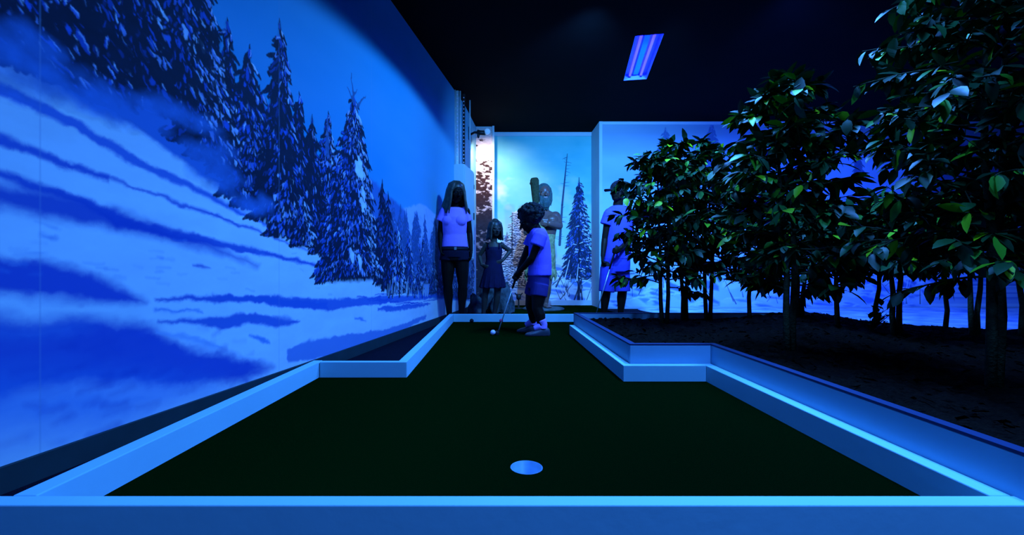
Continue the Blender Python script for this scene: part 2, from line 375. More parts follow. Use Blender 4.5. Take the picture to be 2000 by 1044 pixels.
# ---- left wall print
def lw(px, py):
    Y = -LW0 / max(LW1 + (VX - px) / FPX, 0.12); return Y, EYE - (py - VY) * Y / FPX
def left_print():
    pr = Print(0.55, 7.84, 0.02, CEIL, 400)
    v = np.linspace(0, 1, pr.h, dtype=np.float32)[:, None, None]; u = np.linspace(0, 1, pr.w, dtype=np.float32)[None, :, None]
    cl = (fbm(pr.h, pr.w, (900, 260), 5)[..., None] - .5)
    pr.a[:] = np.array((0.045, 0.33, 0.60)) * (1 - 0.12 * v) + np.array((0.16, 0.22, 0.14)) * np.clip(u * 1.6 - .6 - v * .3, 0, 1) + cl * 0.10
    P = lambda *pts: [lw(*p) for p in pts]
    # far mountain and hazy forest slope
    pr.poly(P((745, 440), (765, 425), (785, 408), (800, 404), (818, 398), (832, 404), (848, 418), (866, 425), (895, 440), (940, 450), (940, 590), (745, 590)), (0.50, 0.60, 0.85), 0.9, .02, .008)
    for k in range(60):
        x = RS.uniform(770, 930); y = RS.uniform(405, 480)
        pr.stroke([lw(x, y), lw(x + RS.uniform(2, 9), y + RS.uniform(5, 20))], [.03, .01], (0.10, 0.22, 0.55), 0.35, 3)
    pr.poly(P((690, 330), (730, 355), (760, 385), (790, 410), (800, 470), (800, 590), (690, 590)), (0.05, 0.15, 0.42), 0.95, .02, .01)
    pr.poly(P((790, 455), (830, 470), (870, 455), (940, 440), (940, 592), (790, 592)), (0.12, 0.24, 0.55), 0.8, .06, .02)
    rr = random.Random(5)
    for k in range(130):
        x = rr.uniform(735, 930); f = rr.random(); yt = 390 + 110 * rr.random() + max(0, x - 760) * .35; yb = yt + rr.uniform(45, 95)
        Yc, b = lw(x, min(yb, 582)); _, t = lw(x, yt); spruce(pr, Yc, b, t, rr.uniform(.045, .075) * Yc / 5 * 1.4, 0.35 + .4 * (yb > 530), k, haze=0.38 - .3 * (yb > 540), hazec=(0.10, 0.25, 0.6))
    # shaded snow bank under the trees, then the sunlit slope
    pr.poly(P((-400, -60), (-60, 40), (125, 100), (260, 120), (420, 280), (560, 400), (700, 480), (800, 570), (940, 590), (940, 700), (-400, 1500)), (0.045, 0.17, 0.50), 1, .03, .01)
    lit = [(-420, -100), (-60, 60), (0, 107), (125, 180), (240, 234), (349, 309), (400, 346), (428, 358), (498, 398), (523, 426), (608, 475), (680, 512), (743, 543), (792, 573), (850, 584), (955, 590), (955, 760), (400, 900), (-60, 1100), (-420, 1800)]
    pr.poly(P(*lit), LIT, 1, .015, .006)
    tex = fbm(pr.h, pr.w, (60, 26), 21, 5); big = fbm(pr.h, pr.w, (700, 160), 23, 4)
    lum = pr.a[..., 2:3] > 0.8
    pr.a[:] = np.where(lum, pr.a * (0.86 + 0.16 * tex[..., None]) * (0.86 + .22 * big[..., None]), pr.a)
    S = SHADE
    def band(top, bot, c=S, al=0.95, soft=.010, warp=.012): pr.poly(P(*(top + bot[::-1])), c, al, soft, warp)
    band([(-300, 60), (0, 165), (130, 226), (250, 296), (330, 338), (420, 386), (510, 430), (560, 455)], [(-300, 100), (0, 192), (130, 250), (250, 318), (330, 354), (420, 397), (510, 436), (560, 457)], mixc(S, MIDS, .25))
    band([(-300, 200), (0, 266), (120, 314), (210, 344)], [(-300, 225), (0, 284), (120, 330), (212, 355)], S)
    band([(195, 338), (330, 385), (420, 420), (500, 450), (610, 492)], [(195, 343), (330, 392), (420, 428), (500, 455), (610, 494)], S)
    band([(-300, 290), (0, 334), (100, 366), (180, 392), (260, 428), (400, 462), (520, 492), (640, 520), (770, 558)], [(-300, 330), (0, 350), (100, 385), (180, 414), (250, 445), (400, 480), (520, 502), (640, 526), (770, 560)], S)
    band([(-300, 350), (0, 360), (60, 366), (160, 392), (240, 416), (330, 448), (420, 480), (505, 522)], [(-300, 430), (0, 408), (70, 428), (170, 440), (240, 450), (330, 470), (440, 500), (505, 524)], mixc(S, (0.01, .05, .40), .5), .95, .03)
    band([(-300, 480), (0, 504), (60, 510), (130, 524), (200, 548), (250, 573), (282, 592)], [(-300, 640), (0, 572), (60, 585), (140, 588), (210, 594), (260, 598), (282, 594)], mixc(S, (0.01, .05, .45), .6), .96, .025)
    big_sh = [(-400, 600), (0, 612), (80, 614), (140, 618), (210, 628), (290, 642), (340, 668), (410, 684), (470, 704), (530, 716), (470, 745), (330, 760), (180, 750), (60, 765), (0, 785), (-400, 900)]
    pr.poly(P(*big_sh), mixc(S, (0.01, .05, .45), .5), .96, .035, .02)
    pr.poly(P((-400, 760), (0, 740), (180, 735), (330, 750), (420, 760), (200, 850), (0, 860), (-400, 1000)), (0.06, 0.24, 0.66), .8, .12, .03)
    pr.poly(P((0, 622), (100, 628), (180, 640), (120, 655), (0, 660), (-300, 680), (-300, 640)), MIDS, .45, .05, .02)
    band([(300, 584), (340, 580), (420, 575), (480, 577), (560, 586), (640, 590)], [(300, 590), (340, 588), (420, 589), (480, 590), (560, 600), (640, 604)], S)
    band([(410, 574), (500, 578), (560, 580), (640, 584), (720, 578), (800, 577), (840, 578)], [(410, 577), (500, 590), (560, 602), (640, 606), (720, 596), (800, 588), (840, 582)], mixc(S, MIDS, .2))
    for k in range(16):
        x = rr.uniform(690, 830); y = rr.uniform(574, 600); pr.stroke([lw(x, y), lw(x + rr.uniform(15, 45), y + rr.uniform(-4, 2))], [.008, .016], S, .8, 1.5)
    band([(735, 600), (780, 596), (835, 592)], [(735, 606), (780, 607), (835, 596)], mixc(S, MIDS, .3))
    band([(305, 630), (350, 624), (400, 620), (440, 615), (480, 612), (560, 618), (585, 626)], [(305, 635), (350, 632), (400, 634), (430, 644), (480, 632), (540, 640), (585, 628)], mixc(S, MIDS, .15))
    pr.poly(P((470, 596), (520, 598), (560, 606), (585, 618), (560, 622), (520, 612), (480, 604)), LIT * .95, .8, .02, .006)
    band([(300, 606), (350, 604), (390, 608)], [(300, 611), (350, 610), (390, 611)], MIDS)
    band([(480, 652), (510, 655), (528, 665)], [(480, 655), (510, 666), (528, 668)], MIDS); band([(692, 618), (705, 620), (713, 626)], [(692, 622), (705, 626), (713, 627)], MIDS)
    band([(300, 648), (350, 650), (400, 664), (430, 680)], [(300, 652), (350, 660), (400, 676), (430, 684)], mixc(MIDS, LIT, .3), .8)
    band([(560, 680), (600, 665), (660, 656), (740, 645), (760, 642), (830, 616)], [(560, 705), (600, 705), (660, 692), (740, 670), (760, 660), (830, 622)], mixc(MIDS, S, .5), .85)
    band([(375, 516), (395, 517), (408, 522)], [(375, 519), (395, 523), (408, 523)], S); band([(65, 462), (90, 463), (100, 468)], [(68, 466), (90, 472), (100, 470)], MIDS, .7)
    for k in range(70):
        x = rr.uniform(-40, 480); y = rr.uniform(640, 880); Yk, vk = lw(x, y); c = mixc(S, (0.01, .05, .4), rr.random())
        pr.stroke([(Yk, vk), (Yk + rr.uniform(.03, .10), vk + rr.uniform(-.01, .012))], [.006, .02], c, rr.uniform(.15, .5), 6)
    for k in range(40):
        x = rr.uniform(-20, 700); y = 470 + rr.uniform(-40, 60) + x * .1; Yk, vk = lw(x, y)
        pr.stroke([(Yk, vk), (Yk + rr.uniform(.02, .07), vk - rr.uniform(.0, .012))], [.003, .007], MIDS, rr.uniform(.2, .5), 3)
    # the forest, far right to near left
    trees = [(775, 440, 572, 20, .95), (757, 378, 565, 13, .3), (745, 352, 556, 15, .25), (640, 222, 495, 32, .75), (608, 228, 476, 30, .35), (582, 182, 446, 28, .4),
             (660, 300, 520, 36, .75), (690, 186, 548, 62, .72), (545, 46, 436, 46, .42), (560, 330, 462, 36, .85), (590, 380, 480, 24, .85), (505, 170, 410, 44, .5), (484, 90, 392, 44, .6), (443, 46, 345, 30, .4),
             (420, 70, 318, 44, .45), (395, -60, 290, 50, .5), (345, -160, 232, 80, .46), (300, -200, 206, 66, .36), (255, -300, 202, 84, .30), (180, -320, 188, 84, .26), (105, -340, 160, 95, .22), (20, -360, 112, 110, .20), (-70, -380, 75, 150, .18), (-190, -420, 15, 190, .15)]
    before = pr.a.copy()
    order = [3, 4, 5, 6, 13, 11, 12, 8, 9, 10, 2, 1, 7, 0, 14, 15, 17, 16, 18, 19, 20, 21, 22, 23]
    for i in order:
        x, yt, yb, hw, sn = trees[i]; Yc, b = lw(x, yb); t = lw(x, yt)[1]; t = min(t, b + 2.3)
        spruce(pr, Yc, b, t, hw * Yc * Yc / 1538, sn, 100 + i, sharp=.8)
        if i in (7,):
            for a, bb in (((690, 200), (684, 142)), ((686, 190), (697, 176)), ((688, 196), (676, 170)), ((694, 210), (712, 186))):
                pr.stroke([lw(*a), lw(*bb)], [.03, .008], mixc(DARK, MIDS, .3), .9)
            for k in range(8):
                x2 = rr.uniform(668, 716); y2 = rr.uniform(300, 520); Yk, vk = lw(x2, y2); pr.stroke([(Yk, vk), (Yk + .025, vk - .04), (Yk + .03, vk - .08)], [.04, .06, .035], LIT * .8, .85)
    for i in (q for q in order if q > 11):      # drifted snow softens the foot of each tree
        x, yt, yb, hw, sn = trees[i]
        for k in range(9):
            xx = x + rr.uniform(-1, 1) * hw; Yk, vk = lw(xx, yb + rr.uniform(-4, 22)); wd = .05 + .02 * rr.random()
            pr.stroke([(Yk - .03, vk), (Yk + .05, vk - .015)], [wd, wd * .6], (0.045, 0.17, 0.50), .40, 10)
    pr.tree = np.abs(pr.a - before).sum(-1) > .02; del before
    g1 = fbm(pr.h, pr.w, (22, 16), 91, 4)[..., None]; g2 = fbm(pr.h, pr.w, (90, 70), 92, 3)[..., None]
    pr.a[:] = np.where(pr.tree[..., None], pr.a * (0.55 + .55 * g1 + .40 * g2), pr.a)
    b = pr.a; b[1:-1, 1:-1] = b[1:-1, 1:-1] * .4 + (b[:-2, 1:-1] + b[2:, 1:-1] + b[1:-1, :-2] + b[1:-1, 2:]) * .15
    # everything printed wavers a little, as in a photograph of nature
    dx = ((fbm(pr.h, pr.w, (26, 22), 201, 3) - .5) * 15 + (fbm(pr.h, pr.w, (140, 90), 203, 2) - .5) * 16).astype(int); dy = ((fbm(pr.h, pr.w, (24, 20), 207, 3) - .5) * 13).astype(int)
    pr.a = pr.a[np.clip(np.arange(pr.h)[:, None] + dy, 0, pr.h - 1), np.clip(np.arange(pr.w)[None, :] + dx, 0, pr.w - 1)]
    pr.stroke([lw(637, 300), lw(638, 228)], [.05, .012], mixc(DARK, MIDS, .4), .8)
    # dry grass along the foot of the far forest
    for k in range(60):
        x = rr.uniform(755, 835); Yk, vk = lw(x, 572 + rr.uniform(-4, 10)); pr.stroke([(Yk, vk), (Yk + rr.uniform(-.03, .03), vk + rr.uniform(.06, .16))], [.02, .008], DARK if k % 2 else LIT * .7, .8)
    # joins between the hung lengths of the print
    for Yj in (1.45, 2.6, 3.75, 4.9, 5.02):
        pr.stroke([(Yj, 0.02), (Yj, CEIL)], [.004, .004], (0.2, 0.3, 0.5), .35)
    return pr

# ---- rear prints: same winter scene, close up
def snow_ground(pr, y0, n, r, fade=0.25):
    """rolling drifts from the ground line y0 down"""
    for k in range(n):
        f = (k + r.random()) / n; v = y0 - (y0 - pr.v0) * f ** .9; u = r.uniform(pr.u0 - .2, pr.u1 + .2); L = r.uniform(.25, .75); hgt = r.uniform(.03, .10)
        top = [(u - L / 2 + L * i / 10, v + hgt * math.sin(PI * (i / 10) ** r.uniform(.7, 1.4)) ) for i in range(11)]
        bot = [(u + L / 2 - L * i / 10, v - hgt * .9 - .03 * math.sin(i)) for i in range(11)]
        pr.poly(top + bot, mixc(LIT, MIDS, r.uniform(.05, .45)), .85, .03, .006)
        pr.poly([(a, b - .02) for a, b in top[4:]] + [(top[-1][0], v - hgt)] + [(top[6][0], v - hgt * .6)], mixc(MIDS, SHADE, r.uniform(.2, 1)), .85, .022, .006)
        pr.stroke(top[1:7], [.006, .014, .018, .016, .010, .004], LIT, .8, 2)
def sticks(pr, n, r, ua, ub, va, vb, lo, hi):
    for k in range(n):
        u, v = r.uniform(ua, ub), r.uniform(va, vb); a = r.gauss(PI / 2, .45); L = r.uniform(lo, hi)
        e = (u + L * math.cos(a), v + L * math.sin(a)); wd = r.uniform(.008, .018)
        pr.stroke([(u, v), e], [wd, wd * .5], DARK if r.random() < .75 else LIT, .9)
def snowy_bush(pr, u, v0, v1, hw, r, n):
    for k in range(n):
        x, y = u + r.gauss(0, hw * .5), r.uniform(v0, v1); x = u + (x - u) * (1.15 - .8 * (y - v0) / (v1 - v0))
        a = r.uniform(-.9, .9) + (PI if r.random() < .5 else 0); L = r.uniform(.02, .065); e = (x + L * math.cos(a), y - abs(L * math.sin(a)) * .6)
        pr.stroke([(x, y - .012), (e[0], e[1] - .012)], [.022, .008], DARK, .85); pr.stroke([(x, y), e], [.020, .008], mixc(LIT, MIDS, r.random() * .5), .95)
CY = 8.15
def centre_print():
    pr = Print(0.02, 1.84, -0.06, CEIL, 260); r = random.Random(3); Q = lambda x, y: ((x - VX) * CY / FPX, EYE - (y - VY) * CY / FPX)
    v = np.linspace(0, 1, pr.h, dtype=np.float32)[:, None, None]; cl = fbm(pr.h, pr.w, (190, 110), 40)[..., None]; c2 = fbm(pr.h, pr.w, (120, 90), 47)[..., None]
    pr.a[:] = np.array((0.18, 0.58, 0.60)) + np.clip(.62 - v, 0, 1) * np.array((0.6, 0.5, 0.45)) + (cl - .5) * np.array((.25, .25, .2))
    m = np.clip((c2 - .52) * 5, 0, 1) * np.clip(1 - abs(v - .66) * 4, 0, 1); pr.a[:] += m * (np.array((0.62, 0.75, 0.80)) - pr.a) * .8
    pr.poly([Q(960, 505), Q(1000, 495), Q(1040, 515), Q(1090, 500), Q(1170, 508), Q(1170, 620), Q(960, 620)], (0.50, 0.66, 0.85), .9, .08, .03)
    snow_ground(pr, Q(0, 520)[1], 34, r)
    spruce(pr, Q(1014, 0)[0], Q(0, 560)[1], Q(0, 412)[1], .30, .85, 61, haze=.18, hazec=(.4, .55, .75)); spruce(pr, Q(990, 0)[0], Q(0, 560)[1], Q(0, 455)[1], .20, .85, 62, haze=.2, hazec=(.4, .55, .75))
    snowy_bush(pr, Q(1012, 0)[0], Q(0, 500)[1], Q(0, 412)[1], .26, r, 260); snowy_bush(pr, Q(985, 0)[0], Q(0, 540)[1], Q(0, 470)[1], .20, r, 120); snowy_bush(pr, Q(1012, 0)[0], Q(0, 560)[1], Q(0, 490)[1], .30, r, 140)
    pr.stroke([Q(1000, 500), Q(1000, 415)], [.03, .01], DARK, .8)
    # bare trunk and the spruce
    pr.stroke([Q(1093, 478), Q(1098, 400), Q(1103, 350), Q(1108, 300)], [.045, .036, .026, .010], mixc(DARK, MIDS, .12), .95)
    for k in range(26):
        y = r.uniform(305, 470); x = 1093 + (478 - y) * .085; s_ = r.choice((-1, 1)); pr.stroke([Q(x, y), Q(x + s_ * r.uniform(3, 11), y + r.uniform(-3, 4))], [.012, .005], mixc(DARK, MIDS, .3), .8)
    u, b = Q(1131, 545); t = Q(1131, 352)[1]
    for k in range(30):
        y = b + (t - b) * r.random() ** 1.3; L = .34 * (t - y) / (t - b) + .05; s_ = r.choice((-1, 1)); yy = y - L * r.uniform(.15, .6)
        pr.stroke([(u, y), (u + s_ * L * .6, y - L * .1), (u + s_ * L, yy)], [.03, .024, .006], DARK, .9)
    spruce(pr, u, b, t, .27, .50, 31, dark=mixc(DARK, MIDS, .06), sharp=.9)
    pr.stroke([(u, Q(0, 600)[1]), (u, t + .05)], [.04, .012], DARK, .9)
    snowy_bush(pr, Q(1140, 0)[0], Q(0, 560)[1], Q(0, 430)[1], .22, r, 40)
    sticks(pr, 20, r, Q(985, 0)[0], Q(1080, 0)[0], Q(0, 590)[1], Q(0, 530)[1], .12, .4); sticks(pr, 22, r, Q(1085, 0)[0], Q(1160, 0)[0], Q(0, 592)[1], Q(0, 545)[1], .15, .55)
    for x0, y0, x1, y1 in ((1118, 596, 1136, 545), (1128, 596, 1130, 530), (1138, 598, 1134, 548), (1086, 560, 1105, 520), (1112, 592, 1102, 562)):
        pr.stroke([Q(x0, y0), Q(x1, y1)], [.03, .016], DARK if x0 != 1112 else LIT, .9)
    return pr
RY = 7.56
def right_print():
    pr = Print(1.74, 7.2, -0.06, CEIL, 180); r = random.Random(9); Q = lambda x, y: ((x - VX) * RY / FPX, EYE - (y - VY) * RY / FPX)
    v = np.linspace(0, 1, pr.h, dtype=np.float32)[:, None, None]; cl = fbm(pr.h, pr.w, (260, 110), 60)[..., None]
    pr.a[:] = np.array((0.30, 0.50, 0.72)) + np.clip(.68 - v, 0, 1) * np.array((0.75, 0.6, 0.45)) + (cl - .5) * .22
    pr.a[:] *= 1 - np.clip((v - .80) * 2.5, 0, .35)  # light fading towards the ceiling, darkened into the top of the print
    # dim far spruces high in the print
    for x, yt, yb, hw in ((1390, 240, 330, 22), (1677, 292, 352, 10), (1300, 250, 300, 14), (1560, 300, 380, 16), (1820, 280, 380, 20), (1480, 260, 330, 14)):
        u, b = Q(x, yb); spruce(pr, u, b, Q(x, yt)[1], hw * RY / FPX, .15, x, haze=.55, hazec=(0.12, .25, .55))
    for k in range(30):
        x = r.uniform(1185, 1240); y = r.uniform(430, 520); snowy_bush(pr, Q(x, 0)[0], Q(0, y)[1], Q(0, y - 30)[1], .10, r, 10)
    snowy_bush(pr, Q(1250, 0)[0], Q(0, 500)[1], Q(0, 380)[1], .5, r, 160)
    for k in range(26):
        x = r.uniform(1260, 1750); y = r.uniform(430, 530); snowy_bush(pr, Q(x, 0)[0], Q(0, y)[1], Q(0, y - 40)[1], .16, r, 18)
    pr.poly([Q(1150, 520), Q(1240, 505), Q(1320, 525), Q(1400, 500), Q(1500, 520), Q(1620, 512), Q(1750, 525), Q(1900, 505), Q(1900, 640), Q(1150, 640)], (0.45, 0.62, 0.90), .95, .10, .03)
    snow_ground(pr, Q(0, 535)[1], 90, r)
    sticks(pr, 70, r, 1.8, 7.0, Q(0, 600)[1], Q(0, 530)[1], .08, .35)
    return pr
def narrow_print():
    pr = Print(0, 0.30, -0.06, CEIL, 420)
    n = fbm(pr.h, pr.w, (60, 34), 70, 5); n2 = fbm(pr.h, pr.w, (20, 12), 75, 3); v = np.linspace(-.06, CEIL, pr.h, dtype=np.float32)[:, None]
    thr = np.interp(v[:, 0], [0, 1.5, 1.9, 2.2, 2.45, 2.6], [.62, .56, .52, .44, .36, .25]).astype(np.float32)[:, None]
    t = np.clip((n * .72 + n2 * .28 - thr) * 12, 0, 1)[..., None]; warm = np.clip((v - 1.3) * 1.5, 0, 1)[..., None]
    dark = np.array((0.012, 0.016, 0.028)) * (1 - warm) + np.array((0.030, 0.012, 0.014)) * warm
    pr.a[:] = dark * (1 - t) * (.5 + n2[..., None]) + np.array((0.62, 0.55, 0.60)) * t * (.55 + .6 * n2[..., None]) * (.35 + .65 * np.clip((v - 1.2) * 1.1, 0, 1)[..., None])  # warm tint and downward fade put the reflector lamp's glow into the print
    return pr

# ------------------------------------------------------------------ room shell
NL = Vector((math.cos(WANG), -math.sin(WANG), 0))   # into the room from the left wall
def lwp(Y, off=0.0, z=0.0):
    """point on the left wall's line at depth Y, off metres into the room"""
    return Vector((wall_left_x(Y), Y, z)) + NL * off
def slab_with_hole(name, out, hole, z1, z0, m, kind=None):
    """horizontal slab on a plan outline with one hole through it"""
    bm = bmesh.new(); t = None
    for z in (z1, z0):
        loops = [[bm.verts.new((x, y, z)) for x, y in lp] for lp in (out, hole)]
        es = [bm.edges.new((vs[i], vs[(i + 1) % len(vs)])) for vs in loops for i in range(len(vs))]
        bmesh.ops.triangle_fill(bm, edges=es, use_beauty=True)
        if t is None: t = loops
        else:
            for A, B in zip(t, loops):
                for i in range(len(A)): bm.faces.new((A[i], A[(i + 1) % len(A)], B[(i + 1) % len(A)], B[i]))
    return link(name, bm, m, kind=kind)
def prism_obj(name, pts, z0, z1, m, kind=None, parent=None, bev=0.0):
    bm = bmesh.new(); add_prism(bm, [(p[0], p[1]) for p in pts], z0, z1, bev); return link(name, bm, m, parent, kind=kind)
RX1 = 9.4
prism_obj('floor', [(-2.6, -3.2), (RX1 + .2, -3.2), (RX1 + .2, 8.5), (-2.6, 8.5)], FLOOR - .1, FLOOR, M['floor'], 'structure')
FC, FA, FL, FW = Vector((1.705, 5.33, CEIL)), -.172, 1.16, .29    # the blacklight fitting, let into the ceiling
slab_with_hole('ceiling', [(-2.6, -3.2), (RX1 + .2, -3.2), (RX1 + .2, 8.5), (-2.6, 8.5)], [tuple((FC + Matrix.Rotation(FA, 3, 'Z') @ Vector((sx * FW / 2, sy * FL / 2, 0)))[:2]) for sx, sy in ((-1, -1), (1, -1), (1, 1), (-1, 1))], CEIL, CEIL + .09, M['black'], 'structure')
a, b = lwp(-3.1), lwp(7.83)
prism_obj('wall_left', [a, lwp(BEND), b, b - NL * .12, lwp(BEND) - NL * .12, a - NL * .12], FLOOR, CEIL, M['wall'], 'structure')
cnr = lwp(7.83)
NWR = (962 - VX) * 7.83 / FPX                       # right end of the narrow rear wall
prism_obj('wall_rear_narrow', [(cnr.x - .05, 7.83), (NWR, 7.83), (NWR, 8.45), (cnr.x - .05, 8.45)], FLOOR, CEIL, M['wall'], 'structure')
prism_obj('wall_rear_centre', [(NWR, 8.17), (2.0, 8.17), (2.0, 8.45), (NWR, 8.45)], FLOOR, CEIL, M['wall'], 'structure')
prism_obj('wall_rear_right', [(1.735, 7.58), (RX1 + .1, 7.58), (RX1 + .1, 8.45), (1.86, 8.45), (1.735, 8.17)], FLOOR, CEIL, M['wall'], 'structure')
prism_obj('wall_right', [(RX1, -3.2), (RX1 + .12, -3.2), (RX1 + .12, 8.4), (RX1, 8.4)], FLOOR, CEIL, M['black'], 'structure')
prism_obj('wall_behind', [(-2.6, -3.2), (RX1 + .1, -3.2), (RX1 + .1, -3.08), (-2.6, -3.08)], FLOOR, CEIL, M['black'], 'structure')
# baseboard and edge trims
prism_obj('baseboard_left', [lwp(-3.0, .0), lwp(BEND, .0), lwp(7.8, .0), lwp(7.8, .018), lwp(BEND, .018), lwp(-3.0, .018)], FLOOR, 0.018, M['base'], 'structure')
prism_obj('trim_1', [(NWR - .001, 8.145), (1.76, 8.145), (1.76, 8.17), (NWR - .001, 8.17)], CEIL - .07, CEIL, M['wall'], 'structure')
prism_obj('trim_2', [(1.735, 7.56), (RX1, 7.56), (RX1, 7.58), (1.735, 7.58)], CEIL - .05, CEIL, M['wall'], 'structure')
prism_obj('trim_3', [(NWR - .005, 7.79), (NWR + .03, 7.79), (NWR + .03, 8.17), (NWR - .005, 8.17)], FLOOR, CEIL, M['wall'], 'structure')
prism_obj('trim_4', [(1.725, 7.555), (1.775, 7.555), (1.775, 8.17), (1.725, 8.17)], FLOOR, CEIL, M['wall'], 'structure')
prism_obj('trim_5', [(NWR + .03, 8.13), (1.73, 8.13), (1.73, 8.17), (NWR + .03, 8.17)], FLOOR, FLOOR + .10, M['wall'], 'structure')
prism_obj('trim_6', [(1.775, 7.555), (RX1, 7.555), (RX1, 7.58), (1.775, 7.58)], FLOOR, FLOOR + .035, M['wall'], 'structure')
prism_obj('floor_turf', [(NWR + .35 - .3, 5.6), (1.9, 5.6), (1.73, 7.55), (1.72, 8.13), (NWR + .03, 8.13), (-.08, 7.7)], FLOOR, FLOOR + .012, M['turf'], 'structure')

# ------------------------------------------------------------------ the prints on the walls
def sheet(name, a, b, n, z0, z1, pr, uv, label, pr_mat=None):
    """a thin printed sheet from a to b in plan, n = its face direction; uv(point) gives print metres"""
    a, b, n = Vector(a), Vector(b), Vector(n) * .004
    g = n * .6; pr_mat = pr_mat or print_material(name, pr); bm = bmesh.new(); add_prism(bm, [(a + n + g)[:2], (b + n + g)[:2], (b + g)[:2], (a + g)[:2]], z0, z1)
    o = link(name, bm, pr_mat); me = o.data; ul = me.uv_layers.new(name='print')
    for lp in me.loops:
        u, v = uv(me.vertices[lp.vertex_index].co); ul.data[lp.index].uv = ((u - pr.u0) / (pr.u1 - pr.u0), (v - pr.v0) / (pr.v1 - pr.v0))
    return tag(o, label, 'mural')
LP = left_print(); fm = sheet('forest_mural', lwp(0.0), lwp(BEND - .01), NL, 0.019, CEIL - .012, LP, lambda c: (c.y, c.z), 'long printed mural of a snow slope and snowy spruces on the left wall')
sheet('forest_mural', lwp(BEND + .01), lwp(7.829), NL, 0.019, CEIL - .012, LP, lambda c: (c.y, c.z), 'last strip of forest mural between the electrical panel and the reflector lamp corner', fm.data.materials[0])
sheet('winter_mural', (NWR + .031, 8.17, 0), (1.725, 8.17, 0), (0, -1, 0), FLOOR + .10, CEIL - .07, centre_print(), lambda c: (c.x, c.z), 'teal sky mural with bare trunk and spruce in the recess behind the caveman')
sheet('winter_mural', (1.776, 7.58, 0), (RX1, 7.58, 0), (0, -1, 0), FLOOR + .035, CEIL - .05, right_print(), lambda c: (c.x, c.z), 'wide blue snowfield mural behind the potted trees and the man in the cap')
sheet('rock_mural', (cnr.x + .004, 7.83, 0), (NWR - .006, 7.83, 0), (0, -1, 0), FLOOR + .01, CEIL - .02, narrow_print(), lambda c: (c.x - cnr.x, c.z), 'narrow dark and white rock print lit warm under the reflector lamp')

# ------------------------------------------------------------------ the mini golf hole
CUPC, CUPR = Vector((0.098, 1.392, 0)), 0.0487
LIN = lambda Y: -0.965 - 0.05 * (2.54 - Y)          # inner line of the long left board
def green():
    bm = bmesh.new()
    out = [(LIN(1.046), 1.046), (1.127, 1.046), (1.127, 2.45), (.688, 2.45), (.688, 4.283), (1.30, 4.283), (1.30, 5.19), (-.458, 5.19), (-.482, 2.54), (-.965, 2.54)]
    for z, flip in ((0, False), (FLOOR + .001, True)):
        vo = [bm.verts.new((x, y, z)) for x, y in out]; es = [bm.edges.new((vo[i], vo[(i + 1) % len(vo)])) for i in range(len(vo))]
        vc = [bm.verts.new((CUPC.x + (CUPR + .001) * math.cos(2 * PI * k / 40), CUPC.y + (CUPR + .001) * math.sin(2 * PI * k / 40), z)) for k in range(40)]
        es += [bm.edges.new((vc[i], vc[(i + 1) % 40])) for i in range(40)]
        bmesh.ops.triangle_fill(bm, edges=es, use_beauty=True)
        if not flip: t = (vo, vc)
        else:
            for A, B in zip(t, (vo, vc)):
                for i in range(len(A)):
                    j = (i + 1) % len(A); bm.faces.new((A[i], A[j], B[j], B[i]))
    o = link('putting_green', bm, M['turf']); tag(o, 'dark green putting turf of the mini golf hole inside white boards', 'putting green')
    b2 = bmesh.new(); add_lathe(b2, CUPC, [(CUPR, .0005), (CUPR - .003, .0005), (CUPR - .004, -.036), (0, -.037), (0, -.040), (CUPR, -.040), (CUPR, .0005)], 40)
    link('cup', b2, M['cup'], o, True)['label'] = 'white plastic hole cup sunk in the turf'
green()
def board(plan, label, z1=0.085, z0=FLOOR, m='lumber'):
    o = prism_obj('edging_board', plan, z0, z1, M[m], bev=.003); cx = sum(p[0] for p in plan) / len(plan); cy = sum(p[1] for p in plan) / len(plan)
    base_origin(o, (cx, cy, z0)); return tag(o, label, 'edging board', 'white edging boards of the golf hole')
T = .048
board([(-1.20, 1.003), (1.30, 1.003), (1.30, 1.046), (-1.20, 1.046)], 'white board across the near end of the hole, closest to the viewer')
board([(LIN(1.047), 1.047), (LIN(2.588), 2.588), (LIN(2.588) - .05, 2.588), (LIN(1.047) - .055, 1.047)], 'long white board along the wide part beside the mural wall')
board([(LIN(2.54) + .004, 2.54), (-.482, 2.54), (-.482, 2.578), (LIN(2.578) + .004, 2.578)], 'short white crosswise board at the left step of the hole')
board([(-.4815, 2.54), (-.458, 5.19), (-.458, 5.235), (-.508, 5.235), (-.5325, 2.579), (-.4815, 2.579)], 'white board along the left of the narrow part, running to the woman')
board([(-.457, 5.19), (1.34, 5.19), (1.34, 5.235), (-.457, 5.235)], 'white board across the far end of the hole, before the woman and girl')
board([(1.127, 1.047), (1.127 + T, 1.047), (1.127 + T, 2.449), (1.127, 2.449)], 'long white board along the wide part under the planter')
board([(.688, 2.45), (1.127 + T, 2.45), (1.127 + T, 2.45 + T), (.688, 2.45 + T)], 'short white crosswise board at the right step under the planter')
board([(.688, 2.45 + T + .001), (.688 + T, 2.45 + T + .001), (.688 + T, 4.21), (.688, 4.21)], 'white board along the right of the narrow part under the planter')
